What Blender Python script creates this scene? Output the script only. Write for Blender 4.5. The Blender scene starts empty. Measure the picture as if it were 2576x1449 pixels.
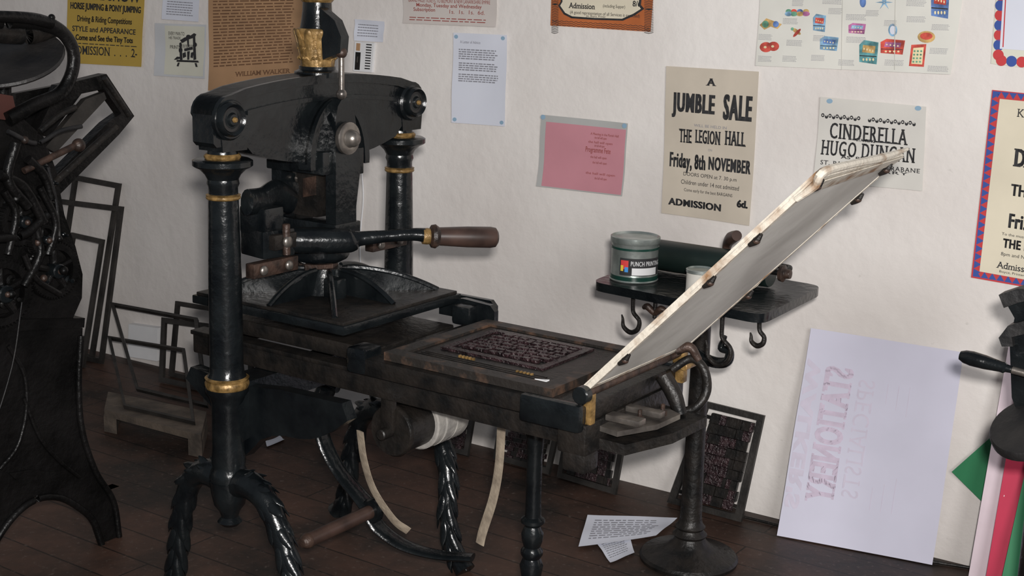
import bpy, bmesh, math, random
from mathutils import Vector, Matrix
random.seed(7)
SC=bpy.context.scene
try: SC.view_settings.view_transform='Standard'
except Exception: pass
COL=SC.collection
# ------------------------------------------------------------ camera calibration (real place measured from it)
f=3450.;psi=math.radians(34.2);th=math.radians(12.8);ro=math.radians(1.55)
C=Vector((0,0,1.65))
dh=Vector((-math.sin(psi),math.cos(psi),0)); rr=Vector((math.cos(psi),math.sin(psi),0))
F=dh*math.cos(th)+Vector((0,0,-math.sin(th))); U=dh*math.sin(th)+Vector((0,0,math.cos(th)))
R=rr*math.cos(ro)+U*math.sin(ro); V=U*math.cos(ro)-rr*math.sin(ro)
cd=bpy.data.cameras.new("camera"); cam=bpy.data.objects.new("camera",cd); COL.objects.link(cam); SC.camera=cam
cd.sensor_width=36; cd.lens=f/2576*36; cd.clip_start=.05
m=Matrix((R,V,-F)).transposed().to_4x4(); m.translation=C; cam.matrix_world=m
def ray(px,py): return (F*f+R*(px-1288)+V*(724.5-py)).normalized()
def pl(px,py,ax,val):
    d=ray(px,py); return C+d*((val-C[ax])/d[ax])
def yp(px,py,Y): return pl(px,py,1,Y)
def xp(px,py,X): return pl(px,py,0,X)
def zp(px,py,Z=0.): return pl(px,py,2,Z)
WA=math.radians(1.43); We=Vector((math.cos(WA),math.sin(WA),0)); Wn=Vector((math.sin(WA),-math.cos(WA),0)); W0=Vector((-2.332,3.832,0))
def wl(px,py,off=0.):
    d=ray(px,py); p0=W0+Wn*off; return C+d*((p0-C).dot(Wn)/d.dot(Wn))
# ------------------------------------------------------------ materials
MATS={}
def mat(name,col,rough=.5,metal=0.,var=.15,scale=8.,bump=0.,bscale=60.,col2=None,coat=0.,spec=.5,thr=None):
    if name in MATS: return MATS[name]
    m=bpy.data.materials.new(name); m.use_nodes=True; nt=m.node_tree; b=nt.nodes["Principled BSDF"]
    tc=nt.nodes.new("ShaderNodeTexCoord"); nz=nt.nodes.new("ShaderNodeTexNoise"); nz.inputs["Scale"].default_value=scale; nz.inputs["Detail"].default_value=6
    nt.links.new(tc.outputs["Object"],nz.inputs["Vector"])
    cr=nt.nodes.new("ShaderNodeValToRGB"); nt.links.new(nz.outputs["Fac"],cr.inputs["Fac"])
    if col2 is None:
        a=[c*(1-var) for c in col]; c2=[min(1,c*(1+var)) for c in col]
    else: a=col; c2=col2
    t=thr or (.35,.65)
    cr.color_ramp.elements[0].position=t[0]; cr.color_ramp.elements[1].position=t[1]
    cr.color_ramp.elements[0].color=(*a,1); cr.color_ramp.elements[1].color=(*c2,1)
    nt.links.new(cr.outputs["Color"],b.inputs["Base Color"])
    b.inputs["Roughness"].default_value=rough; b.inputs["Metallic"].default_value=metal
    b.inputs["Coat Weight"].default_value=coat; b.inputs["Specular IOR Level"].default_value=spec
    if bump>0:
        n2=nt.nodes.new("ShaderNodeTexNoise"); n2.inputs["Scale"].default_value=bscale; n2.inputs["Detail"].default_value=4
        nt.links.new(tc.outputs["Object"],n2.inputs["Vector"])
        bp=nt.nodes.new("ShaderNodeBump"); bp.inputs["Strength"].default_value=bump; bp.inputs["Distance"].default_value=.01
        nt.links.new(n2.outputs["Fac"],bp.inputs["Height"]); nt.links.new(bp.outputs["Normal"],b.inputs["Normal"])
    MATS[name]=m; return m
BLK=mat("black_gloss_paint",(.003,.004,.005),.22,0,scale=14,bump=.2,bscale=50,col2=(.008,.010,.011),spec=.45)
BLKM=mat("black_worn_iron",(.005,.005,.005),.42,.0,scale=20,bump=.3,bscale=70,col2=(.017,.014,.012),spec=.35)
BLKD=mat("dusty_black_iron",(.010,.010,.011),.5,0,scale=9,bump=.3,bscale=50,col2=(.035,.032,.030),thr=(.4,.85),spec=.35)
MACH=mat("dark_oily_iron",(.002,.002,.002),.38,0,scale=9,bump=.4,bscale=50,col2=(.007,.0065,.0065),spec=.25)
GOLD=mat("worn_gold_paint",(.11,.065,.02),.42,.3,scale=45,bump=.25,bscale=80,col2=(.36,.22,.08))
RUST=mat("rusty_iron",(.018,.012,.010),.45,.2,scale=30,bump=.3,bscale=90,col2=(.065,.038,.028))
STEEL=mat("dull_steel",(.14,.125,.115),.35,.8,scale=20,bump=.1,col2=(.32,.29,.26))
WOODG=mat("dark_turned_wood",(.028,.017,.014),.35,0,scale=14,col2=(.065,.038,.03))
LEATH=mat("pale_leather",(.20,.16,.12),.8,0,scale=25,bump=.3,col2=(.34,.28,.21))
GIRTH=mat("grey_canvas_girth",(.20,.19,.18),.8,0,scale=25,bump=.3,col2=(.36,.34,.31))
PARCH=mat("stained_parchment",(.40,.38,.35),.7,0,scale=4,bump=.1,bscale=20,col2=(.62,.60,.56))
PARE=mat("rust_stained_parchment_edge",(.60,.55,.47),.75,0,scale=16,bump=.3,bscale=60,col2=(.24,.13,.06),thr=(.52,.70))
FORM=mat("inky_type_metal",(.012,.007,.008),.25,.2,scale=40,bump=.8,bscale=120,col2=(.04,.02,.023))
WOODR=mat("worn_brown_edge",(.016,.013,.011),.55,0,scale=22,bump=.3,col2=(.14,.075,.045),thr=(.50,.78))
TIN=mat("tin_metal",(.27,.31,.29),.35,.7,scale=16,bump=.1,col2=(.46,.50,.48))
INKG=mat("dark_green_ink",(.008,.040,.030),.3,0,scale=12)
RUBB=mat("dark_green_rubber",(.008,.016,.014),.4,0,scale=12)
WHT=mat("white_paint",(.72,.72,.73),.5,0,var=.05)
INK=mat("black_printing_ink",(.02,.02,.022),.7,0,var=.3,scale=60)
INKS=mat("faded_grey_ink",(.24,.24,.27),.8,0,var=.1)
INKR=mat("dark_red_ink",(.28,.06,.05),.8,0,var=.1)
RACK=mat("old_rack_wood",(.045,.036,.029),.7,0,scale=12,bump=.3,col2=(.11,.085,.065))
CHASE=mat("grey_black_chase_iron",(.012,.011,.010),.5,.2,scale=12,bump=.2,col2=(.034,.03,.027))
def paper(n,c,v=.06): return mat(n,c,.85,0,var=v,scale=5,bump=.08,bscale=12)
# wall
def wallmat():
    m=bpy.data.materials.new("rough_whitewashed_plaster"); m.use_nodes=True; nt=m.node_tree; b=nt.nodes["Principled BSDF"]; b.inputs["Roughness"].default_value=.85
    tc=nt.nodes.new("ShaderNodeTexCoord")
    def nz(s,d=6):
        n=nt.nodes.new("ShaderNodeTexNoise"); n.inputs["Scale"].default_value=s; n.inputs["Detail"].default_value=d; nt.links.new(tc.outputs["Object"],n.inputs["Vector"]); return n
    a=nz(1.6); cr=nt.nodes.new("ShaderNodeValToRGB"); e=cr.color_ramp.elements
    e[0].position=.3; e[0].color=(.64,.595,.565,1); e[1].position=.7; e[1].color=(.76,.725,.695,1)
    nt.links.new(a.outputs["Fac"],cr.inputs["Fac"]); 
    s=nz(38,3); cs=nt.nodes.new("ShaderNodeValToRGB"); cs.color_ramp.elements[0].position=.73; cs.color_ramp.elements[0].color=(0,0,0,1); cs.color_ramp.elements[1].position=.78; cs.color_ramp.elements[1].color=(.35,.35,.35,1)
    nt.links.new(s.outputs["Fac"],cs.inputs["Fac"])
    mx=nt.nodes.new("ShaderNodeMixRGB"); nt.links.new(cs.outputs["Color"],mx.inputs["Fac"]); nt.links.new(cr.outputs["Color"],mx.inputs[1]); mx.inputs[2].default_value=(.45,.42,.39,1)
    nt.links.new(mx.outputs["Color"],b.inputs["Base Color"])
    b1=nz(4,8); b2=nz(28,5); ad=nt.nodes.new("ShaderNodeMath"); ad.operation='MULTIPLY_ADD'; nt.links.new(b2.outputs["Fac"],ad.inputs[0]); ad.inputs[1].default_value=.25; nt.links.new(b1.outputs["Fac"],ad.inputs[2])
    bp=nt.nodes.new("ShaderNodeBump"); bp.inputs["Strength"].default_value=.32; bp.inputs["Distance"].default_value=.03; nt.links.new(ad.outputs[0],bp.inputs["Height"]); nt.links.new(bp.outputs["Normal"],b.inputs["Normal"])
    return m
def floormat():
    m=bpy.data.materials.new("dark_red_brown_floorboards"); m.use_nodes=True; nt=m.node_tree; b=nt.nodes["Principled BSDF"]
    tc=nt.nodes.new("ShaderNodeTexCoord"); br=nt.nodes.new("ShaderNodeTexBrick"); nt.links.new(tc.outputs["Object"],br.inputs["Vector"])
    br.inputs["Scale"].default_value=1.; br.inputs["Brick Width"].default_value=2.6; br.inputs["Row Height"].default_value=.13; br.inputs["Mortar Size"].default_value=.003
    br.inputs["Color1"].default_value=(.044,.028,.022,1); br.inputs["Color2"].default_value=(.056,.034,.026,1); br.inputs["Mortar"].default_value=(.014,.010,.008,1)
    n=nt.nodes.new("ShaderNodeTexNoise"); n.inputs["Scale"].default_value=2.6; n.inputs["Detail"].default_value=10; n.inputs["Roughness"].default_value=.65; nt.links.new(tc.outputs["Object"],n.inputs["Vector"])
    cr=nt.nodes.new("ShaderNodeValToRGB"); cr.color_ramp.elements[0].position=.38; cr.color_ramp.elements[0].color=(.35,.42,.45,1); cr.color_ramp.elements[1].position=.68; cr.color_ramp.elements[1].color=(1.8,1.5,1.35,1); nt.links.new(n.outputs["Fac"],cr.inputs["Fac"])
    mx=nt.nodes.new("ShaderNodeMixRGB"); mx.blend_type='MULTIPLY'; mx.inputs["Fac"].default_value=1; nt.links.new(br.outputs["Color"],mx.inputs[1]); nt.links.new(cr.outputs["Color"],mx.inputs[2])
    n3=nt.nodes.new("ShaderNodeTexNoise"); n3.inputs["Scale"].default_value=60; n3.inputs["Detail"].default_value=3; nt.links.new(tc.outputs["Object"],n3.inputs["Vector"])
    c3=nt.nodes.new("ShaderNodeValToRGB"); c3.color_ramp.elements[0].position=.60; c3.color_ramp.elements[0].color=(0,0,0,1); c3.color_ramp.elements[1].position=.8; c3.color_ramp.elements[1].color=(.7,.7,.7,1); nt.links.new(n3.outputs["Fac"],c3.inputs["Fac"])
    m3=nt.nodes.new("ShaderNodeMixRGB"); nt.links.new(c3.outputs["Color"],m3.inputs["Fac"]); nt.links.new(mx.outputs["Color"],m3.inputs[1]); m3.inputs[2].default_value=(.13,.10,.085,1)
    nt.links.new(m3.outputs["Color"],b.inputs["Base Color"])
    b.inputs["Roughness"].default_value=.5; b.inputs["Specular IOR Level"].default_value=.3
    bp=nt.nodes.new("ShaderNodeBump"); bp.inputs["Strength"].default_value=.35; bp.inputs["Distance"].default_value=.01; nt.links.new(n.outputs["Fac"],bp.inputs["Height"]); nt.links.new(bp.outputs["Normal"],b.inputs["Normal"])
    return m
# ------------------------------------------------------------ mesh builder
class M:
    def __init__(s,*mats): s.bm=bmesh.new(); s.mats=list(mats)
    def _mi(s,mt):
        if mt is None: return 0
        if mt not in s.mats: s.mats.append(mt)
        return s.mats.index(mt)
    def _add(s,t,mt=None,bev=0,seg=2):
        if bev>0:
            ed=[e for e in t.edges if len(e.link_faces)==2 and e.calc_face_angle(0)>.5]
            bmesh.ops.bevel(t,geom=ed,offset=bev,segments=seg,affect='EDGES',profile=.6,clamp_overlap=True)
        bmesh.ops.recalc_face_normals(t,faces=t.faces)
        i=s._mi(mt)
        for fc in t.faces: fc.material_index=i
        me=bpy.data.meshes.new("t"); t.to_mesh(me); t.free(); s.bm.from_mesh(me); bpy.data.meshes.remove(me)
    def box(s,a,b,mt=None,bev=.004,rot=None):
        t=bmesh.new(); a=Vector(a); b=Vector(b); bmesh.ops.create_cube(t,size=1)
        c=(a+b)/2; d=b-a
        for v in t.verts:
            p=Vector((v.co.x*d.x,v.co.y*d.y,v.co.z*d.z))
            if rot: p=rot@p
            v.co=c+p
        s._add(t,mt,bev)
    def prism(s,pts,vec,mt=None,bev=.003):
        t=bmesh.new(); vec=Vector(vec)
        lo=[t.verts.new(Vector(p)) for p in pts]; hi=[t.verts.new(Vector(p)+vec) for p in pts]; n=len(pts)
        t.faces.new(lo); t.faces.new(hi[::-1])
        for i in range(n): t.faces.new((lo[i],hi[i],hi[(i+1)%n],lo[(i+1)%n]))
        s._add(t,mt,bev)
    def rev(s,prof,o,axis=(0,0,1),n=32,mt=None):
        t=bmesh.new(); o=Vector(o); ax=Vector(axis).normalized(); q=Vector((0,0,1)).rotation_difference(ax)
        rings=[]
        for r,z in prof:
            if r<1e-6: rings.append([t.verts.new(o+q@Vector((0,0,z)))])
            else: rings.append([t.verts.new(o+q@Vector((r*math.cos(2*math.pi*i/n),r*math.sin(2*math.pi*i/n),z))) for i in range(n)])
        for A,B in zip(rings,rings[1:]):
            for i in range(n):
                j=(i+1)%n
                if len(A)==1 and len(B)==1: continue
                if len(A)==1: t.faces.new((A[0],B[i],B[j]))
                elif len(B)==1: t.faces.new((A[i],A[j],B[0]))
                else: t.faces.new((A[i],A[j],B[j],B[i]))
        if len(rings[0])>1: t.faces.new(rings[0][::-1])
        if len(rings[-1])>1: t.faces.new(rings[-1])
        s._add(t,mt)
    def cyl(s,a,b,r,mt=None,n=24,r2=None):
        a=Vector(a);b=Vector(b);L=(b-a).length; r2=r if r2 is None else r2; e=min(.003,r*.2)
        s.rev([(0,0),(r-e,0),(r,e),(r2,L-e),(r2-e,L),(0,L)],a,b-a,n,mt)
    def sph(s,c,r,mt=None,sc=(1,1,1),rot=None):
        t=bmesh.new(); bmesh.ops.create_uvsphere(t,u_segments=18,v_segments=10,radius=r)
        for v in t.verts:
            p=Vector((v.co.x*sc[0],v.co.y*sc[1],v.co.z*sc[2]))
            if rot: p=rot@p
            v.co=Vector(c)+p
        s._add(t,mt)
    def tube(s,pts,rad,mt=None,n=14,sub=6,flat=(1,1),up=(0,1,0)):
        pts=[Vector(p) for p in pts]
        if not hasattr(rad,'__len__'): rad=[rad]*len(pts)
        P=[];Q=[]
        if sub<=1 or len(pts)<3: P=pts;Q=list(rad)
        else:
            e=[pts[0]*2-pts[1]]+pts+[pts[-1]*2-pts[-2]]
            for i in range(len(pts)-1):
                p0,p1,p2,p3=e[i:i+4]
                for k in range(sub):
                    u=k/sub
                    P.append(.5*((2*p1)+(p2-p0)*u+(2*p0-5*p1+4*p2-p3)*u*u+(3*p1-p0-3*p2+p3)*u**3)); Q.append(rad[i]*(1-u)+rad[i+1]*u)
            P.append(pts[-1]);Q.append(rad[-1])
        t=bmesh.new(); rings=[]; up=Vector(up)
        for i,p in enumerate(P):
            d=(P[min(i+1,len(P)-1)]-P[max(i-1,0)]).normalized()
            b=up-d*up.dot(d)
            if b.length<1e-3: b=Vector((1,0,0))-d*d.x
            b.normalize(); c=d.cross(b)
            rings.append([t.verts.new(p+b*(Q[i]*flat[0]*math.cos(2*math.pi*k/n))+c*(Q[i]*flat[1]*math.sin(2*math.pi*k/n))) for k in range(n)])
        for A,B in zip(rings,rings[1:]):
            for k in range(n): t.faces.new((A[k],A[(k+1)%n],B[(k+1)%n],B[k]))
        t.faces.new(rings[0][::-1]); t.faces.new(rings[-1])
        s._add(t,mt); return P
    def frameq(s,q,w,thick,nrm,mt=None):
        q=[Vector(p) for p in q]; W=(q[1]-q[0]).length; H=(q[3]-q[0]).length; a=w/W;b=w/H
        def bl(u,v): return (q[0]*(1-u)+q[1]*u)*(1-v)+(q[3]*(1-u)+q[2]*u)*v
        nr=Vector(nrm)
        for r in ((0,0,1,b),(0,1-b,1,1),(0,b,a,1-b),(1-a,b,1,1-b)):
            s.prism([bl(r[0],r[1]),bl(r[2],r[1]),bl(r[2],r[3]),bl(r[0],r[3])],nr*thick,mt,.002)
        return bl
    def obj(s,name,parent=None,label=None,ang=35):
        bm=s.bm; bmesh.ops.remove_doubles(bm,verts=bm.verts,dist=1e-6)
        for e in bm.edges:
            e.smooth = len(e.link_faces)==2 and e.calc_face_angle(0)<math.radians(ang)
        for fc in bm.faces: fc.smooth=True
        xs=[v.co for v in bm.verts]
        lo=Vector([min(p[i] for p in xs) for i in range(3)]); hi=Vector([max(p[i] for p in xs) for i in range(3)]); c=(lo+hi)/2
        for v in bm.verts: v.co-=c
        me=bpy.data.meshes.new(name); bm.to_mesh(me); bm.free()
        for mt in s.mats: me.materials.append(mt)
        o=bpy.data.objects.new(name,me); COL.objects.link(o)
        if parent is not None:
            o.parent=parent; o.location=c-absloc(parent)
        else: o.location=c
        if label: o["label"]=label
        return o
def absloc(o):
    l=Vector(o.location)
    while o.parent: o=o.parent; l+=Vector(o.location)
    return l
def top(o,label,cat,group=None):
    o["label"]=label; o["category"]=cat
    if group: o["group"]=group
    return o
def empty(name,loc,label,cat,group=None):
    o=bpy.data.objects.new(name,None); COL.objects.link(o); o.location=loc; o.empty_display_size=.1
    return top(o,label,cat,group)
# ------------------------------------------------------------ room
WALLM=wallmat(); FLM=floormat()
def struct(o): o["kind"]="structure"; return o
a=W0+We*-4.6; b=W0+We*3.6
mb=M(WALLM); mb.prism([a,b,b-Wn*.2,a-Wn*.2],(0,0,2.9),None,0); struct(mb.obj("wall_back"))
mb=M(WALLM); mb.prism([a,a+Wn*5.6,a+Wn*5.6-We*.2,a-We*.2],(0,0,2.9),None,0); struct(mb.obj("wall_left"))
mb=M(FLM); mb.prism([a-We*.2-Wn*.2,a+Wn*5.6-We*.2,b+Wn*5.6,b-Wn*.2],(0,0,-.1),None,0); fo=struct(mb.obj("floor"))
# ------------------------------------------------------------ posters
def textmesh(s,bold,serif=False,space=1.0,fat=0.):
    cu=bpy.data.curves.new("t","FONT"); cu.body=s; cu.offset=bold; cu.resolution_u=3; cu.space_character=space
    o=bpy.data.objects.new("t",cu); COL.objects.link(o)
    bpy.context.view_layer.update()
    me=bpy.data.meshes.new_from_object(o.evaluated_get(bpy.context.evaluated_depsgraph_get()))
    vs=[v.co.copy() for v in me.vertices]; fs=[tuple(p.vertices) for p in me.polygons]
    if fat:
        n=len(vs); v0=vs; f0=fs; vs=[]; fs=[]
        for k in (-1,-.33,.33,1):
            n_=len(vs); vs+=[v+Vector((fat*k,0,0)) for v in v0]; fs+=[tuple(i+n_ for i in p) for p in f0]
    if serif and vs:
        y0=min(v.y for v in vs); y1=max(v.y for v in vs); cnt={}
        for p in fs:
            for i in range(len(p)):
                k=tuple(sorted((p[i],p[(i+1)%len(p)]))); cnt[k]=cnt.get(k,0)+1
        for (i,j),c in cnt.items():
            if c!=1: continue
            a,b=vs[i],vs[j]
            if abs(a.y-b.y)>.004 or abs(a.x-b.x)<.03: continue
            for yy,sg in ((y0,1),(y1,-1)):
                if abs(a.y-yy)<.03:
                    xa=min(a.x,b.x)-.07; xb=max(a.x,b.x)+.07; n=len(vs)
                    vs+= [Vector((xa,a.y,0)),Vector((xb,a.y,0)),Vector((xb,a.y+sg*.06,0)),Vector((xa,a.y+sg*.06,0))]; fs.append((n,n+1,n+2,n+3))
    bpy.data.objects.remove(o); bpy.data.curves.remove(cu); bpy.data.meshes.remove(me)
    return vs,fs
class Poster:
    def __init__(s,px,mt,world=None,nrm=None,off=.004,wave=.0022):
        s.px=px; s.q=world or [wl(*p,off) for p in px]; s.n=nrm or Wn; s.M=M(mt); s.k=random.random()*6; s.w=wave
        t=bmesh.new(); N=14; g=[[t.verts.new(s.at(i/N,j/N,0)) for i in range(N+1)] for j in range(N+1)]
        for j in range(N):
            for i in range(N): t.faces.new((g[j][i],g[j+1][i],g[j+1][i+1],g[j][i+1]))
        s._put(t,mt); s.lay=0
    def _put(s,t,mt):
        i=s.M._mi(mt)
        for fc in t.faces: fc.material_index=i
        me=bpy.data.meshes.new("t"); t.to_mesh(me); t.free(); s.M.bm.from_mesh(me); bpy.data.meshes.remove(me)
    def at(s,u,v,h):
        q=s.q; p=(q[0]*(1-u)+q[1]*u)*(1-v)+(q[3]*(1-u)+q[2]*u)*v
        wv=s.w*(math.sin(u*5+s.k)*math.cos(v*4+s.k*2)+.6*math.sin(v*9+s.k)+1.2)
        cr=.9*s.w*((2*abs(u-.5))**4+(2*abs(v-.5))**4)
        return p+s.n*(wv+cr+h)
    def uv(s,x,y):
        u=v=.5; p=s.px
        for _ in range(12):
            X=[(p[0][i]*(1-u)+p[1][i]*u)*(1-v)+(p[3][i]*(1-u)+p[2][i]*u)*v for i in (0,1)]
            du=[(p[1][i]-p[0][i])*(1-v)+(p[2][i]-p[3][i])*v for i in (0,1)]; dv=[(p[3][i]-p[0][i])*(1-u)+(p[2][i]-p[1][i])*u for i in (0,1)]
            det=du[0]*dv[1]-du[1]*dv[0]; ex=x-X[0];ey=y-X[1]
            u+=(ex*dv[1]-ey*dv[0])/det; v+=(du[0]*ey-du[1]*ex)/det
        return u,v
    def polyuv(s,pts,mt,h=.0008):
        t=bmesh.new(); vs=[t.verts.new(s.at(u,v,h)) for u,v in pts]; t.faces.new(vs); bmesh.ops.triangulate(t,faces=t.faces); s._put(t,mt)
    def gridrect(s,u0,v0,u1,v1,mt,h=.0008,N=8):
        t=bmesh.new(); g=[[t.verts.new(s.at(u0+(u1-u0)*i/N,v0+(v1-v0)*j/N,h)) for i in range(N+1)] for j in range(N+1)]
        for j in range(N):
            for i in range(N): t.faces.new((g[j][i],g[j+1][i],g[j+1][i+1],g[j][i+1]))
        s._put(t,mt)
    def poly(s,pts,mt,h=.0008): s.polyuv([s.uv(*p) for p in pts],mt,h)
    def ell(s,x,y,rx,ry,mt,h=.0008,n=18,rot=0):
        c,sn=math.cos(rot),math.sin(rot)
        s.poly([(x+rx*math.cos(2*math.pi*i/n)*c-ry*math.sin(2*math.pi*i/n)*sn,y+rx*math.cos(2*math.pi*i/n)*sn+ry*math.sin(2*math.pi*i/n)*c) for i in range(n)],mt,h)
    def text(s,st,xl,xr,yb,h,mt=None,bold=.0,lift=.0013,uvbox=None,serif=False,space=1.0,fat=0.):
        mt=mt or INK; vs,fs=textmesh(st,bold,serif,space,fat)
        if not vs: return
        x0=min(v.x for v in vs);x1=max(v.x for v in vs);y0=min(v.y for v in vs);y1=max(v.y for v in vs)
        if uvbox: # vertical mirrored lettering reading downwards
            u0,v0,u1,v1=uvbox
            fn=lambda p:(u0+(u1-u0)*(1-(p.y-y0)/(y1-y0)), v0+(v1-v0)*(p.x-x0)/(x1-x0))
        else:
            u0,vb=s.uv(xl,yb); u1,_=s.uv(xr,yb); _,vt=s.uv(xl,yb-h); hh=vb-vt
            has=any(ch in "gjpqy," for ch in st)
            b0=0 if has else y0
            fn=lambda p:(u0+(u1-u0)*(p.x-x0)/(x1-x0), vb-hh*(p.y-b0)/(y1-b0))
        t=bmesh.new(); bv=[t.verts.new(s.at(*fn(v),lift)) for v in vs]
        for fc in fs:
            try: t.faces.new([bv[i] for i in fc])
            except ValueError: pass
        s._put(t,mt)
    def lines(s,xl,yt,xr,yb,n,mt=None,th=.35,gap=.25,ragged=.1):
        mt=mt or INKS; u0,v0=s.uv(xl,yt); u1,_=s.uv(xr,yt); _,v1=s.uv(xl,yb); dv=(v1-v0)/n
        for i in range(n):
            u=u0; ue=u1-(u1-u0)*random.random()*ragged
            while u<ue:
                L=(u1-u0)*random.uniform(.04,.12); e=min(u+L,ue); v=v0+dv*i
                s.polyuv([(u,v),(e,v),(e,v+dv*th),(u,v+dv*th)],mt,.0010); u=e+(u1-u0)*.018
    def done(s,name,label,cat="poster",group=None): return top(s.M.obj(name,None,None,80),label,cat,group)
YEL=paper("yellow_poster_paper",(.46,.31,.06)); WPAP=paper("white_office_paper",(.64,.66,.74),.03); CPAP=paper("cream_paper",(.62,.61,.52))
BRN=paper("brown_old_paper",(.40,.235,.125),.12); GPP=paper("pinkish_grey_paper",(.55,.50,.47)); PNK=paper("pink_paper",(.52,.23,.27)); SLV=paper("grey_sleeve",(.40,.40,.39))
JUM=paper("aged_cream_poster_paper",(.52,.46,.38),.08); CIN=paper("pale_grey_poster_paper",(.60,.58,.54)); ORG=paper("burnt_orange_ink",(.40,.11,.03),.2); CRM=paper("warm_cream_paper",(.66,.60,.47)); TOY=paper("catalogue_paper",(.66,.65,.60))
BLU=paper("blue_ink",(.04,.08,.30)); RED=paper("red_ink",(.50,.045,.05)); TAPE=paper("blue_tack",(.25,.38,.5))
# 1 yellow
p=Poster([(172,-70),(368,-55),(358,168),(172,158)],YEL)
p.text("HORSE JUMPING & PONY JUMPING",180,357,26,22,bold=.02,fat=.03)
p.text("Driving & Riding Competitions",198,335,52,15,bold=.01,fat=.02); p.text("STYLE and APPEARANCE",186,345,77,14,bold=.02)
p.text("Come and See the Tiny Tots",194,338,99,14,bold=.02,fat=.02); p.text("ADMISSION  .  .  .  2-",182,348,135,22,bold=.01,serif=True); p.text("HORSE SHOW",184,356,-5,26,bold=.02)
p.lines(182,106,350,112,1,INK)
p.done("show_poster","yellow printed horse show poster pinned on plaster wall")
p=Poster([(412,-60),(506,-55),(502,55),(410,48)],WPAP); p.lines(422,2,490,40,6); p.done("typed_notice","white typed paper notice on wall above small illustration","notice")
p=Poster([(393,58),(522,62),(518,198),(390,190)],paper("translucent_sleeve",(.55,.56,.58)),off=.002); p.gridrect(.2,.04,.97,.96,CPAP,.001)
p.text("EVERY MAN TO",428,468,88,9,lift=.003); p.text("HIS TRADE",428,458,98,7,lift=.003)
PH=.003
for pts in ([(456,101),(468,94),(482,90),(492,83),(498,86),(494,94),(478,99),(462,108)],[(454,108),(460,105),(463,150),(456,151)],[(489,94),(495,92),(498,149),(491,151)],[(466,122),(488,117),(489,124),(467,129)],[(448,150),(503,152),(505,157),(447,155)],[(474,129),(481,128),(480,150),(475,150)],[(474,98),(479,96),(479,117),(475,118)],[(440,150),(448,142),(462,143),(462,146),(446,150)],[(451,157),(456,157),(453,167),(448,166)],[(494,158),(499,158),(502,168),(497,168)],[(462,134),(470,130),(472,142),(464,146)],[(484,132),(491,130),(489,146),(483,144)]):
    p.poly(pts,INK,PH)
for i in range(9): p.poly([(460+i*4,111+i*.2),(461.5+i*4,111+i*.2),(460+i*4,120),(458.8+i*4,120)],INK,PH)
p.ell(478,92,6,5,INK,PH); p.ell(457,126,5,7,INK,PH); p.ell(494,112,5,6,INK,PH)
p.text("PRINTS",430,456,122,9,lift=.003); p.lines(428,100,448,112,3,INK)
p.done("illustrated_card","cream card with black engraving of a hand press","card")
BP=mat("brown_print",(.16,.08,.04),.8)
p=Poster([(528,-60),(770,-60),(765,210),(526,228)],BRN)
p.lines(540,-30,745,172,26,BP,.42,ragged=.04); p.text("WILLIAM WALKER",595,735,192,12,BP,.02,serif=True)
p.done("brown_broadside","brown aged broadside with dense small print")
p=Poster([(895,48),(970,54),(966,106),(893,102)],WPAP); p.lines(903,60,955,95,5); p.done("small_label","small white typed label on wall","label")
p=Poster([(1017,-60),(1254,-55),(1250,68),(1016,58)],GPP)
p.text("GRAND PRIZE TICKETS, TO BELMONT & NEW LANARKSHIRE EMPIRE",1030,1236,4,9,INKR); p.text("Monday, Tuesday and Wednesday",1050,1215,16,9,INKR,.01); p.text("Subscription",1042,1098,27,9,INKR,.01); p.text("1s.  1s.  1s.  6d.",1135,1222,34,10,INKR)
p.lines(1032,42,1236,54,2,INKR); p.done("old_ticket_bill","pinkish grey bill with small dark red print")
p=Poster([(1143,82),(1278,88),(1272,318),(1138,308)],WPAP)
p.text("A Letter of Advice",1160,1212,108,7,INKS); p.lines(1156,122,1256,150,5,INKS,.5); p.lines(1156,156,1256,178,4,INKS,.5); p.lines(1156,184,1256,206,4,INKS,.5)
for x,y in ((1150,92),(1268,96),(1146,300),(1264,308)): p.ell(x,y,5,5,TAPE)
p.done("typed_page","white typed office page stuck up with putty","notice")
p=Poster([(1365,288),(1582,310),(1568,493),(1352,468)],SLV)
p.gridrect(.06,.09,.985,.985,PNK,.001)
p.text("A Meeting in the Parish Hall",1490,1560,338,6,INKR,lift=.003); p.text("Programme Fete",1478,1540,380,13,INKR,.005,lift=.003)
for y,x0,x1 in ((348,1500,1530),(358,1485,1545),(368,1500,1525),(396,1490,1530),(410,1495,1530),(436,1478,1550),(450,1500,1530)): p.text("the hall will open",x0,x1,y,6,INKR,lift=.003)
for x,y in ((1370,294),(1574,316)): p.ell(x,y,6,6,TAPE,.003)
p.done("pink_programme","pink printed sheet in a grey plastic sleeve","notice")
# orange bordered
p=Poster([(1389,-80),(1648,-70),(1637,80),(1385,64)],ORG,off=.005,wave=.0002)
for i in range(34):
    y=-58+i*4.2
    for xa,xb in ((1388,1406),(1622,1644)): p.poly([(xa,y),((xa+xb)/2,y+3),(xb,y),(xb,y+1.4),((xa+xb)/2,y+4.4),(xa,y+1.4)],INK,.0006)
for j in range(3):
    for i in range(20): x=1390+i*12.4; yy=50+j*5+(x-1390)*.06; p.poly([(x,yy),(x+6,yy+3),(x+12,yy+.8),(x+12,yy+2.2),(x+6,yy+4.4),(x,yy+1.4)],INK,.0006)
p.poly([(1412,-60),(1622,-55),(1614,12),(1622,22),(1600,38),(1570,52),(1500,50),(1440,46),(1420,36),(1405,14),(1412,4)],INK,.0012)
p.poly([(1416,-58),(1618,-53),(1608,12),(1614,22),(1596,34),(1568,47),(1500,45),(1442,41),(1424,32),(1411,14),(1417,4)],CRM,.0020)
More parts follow.
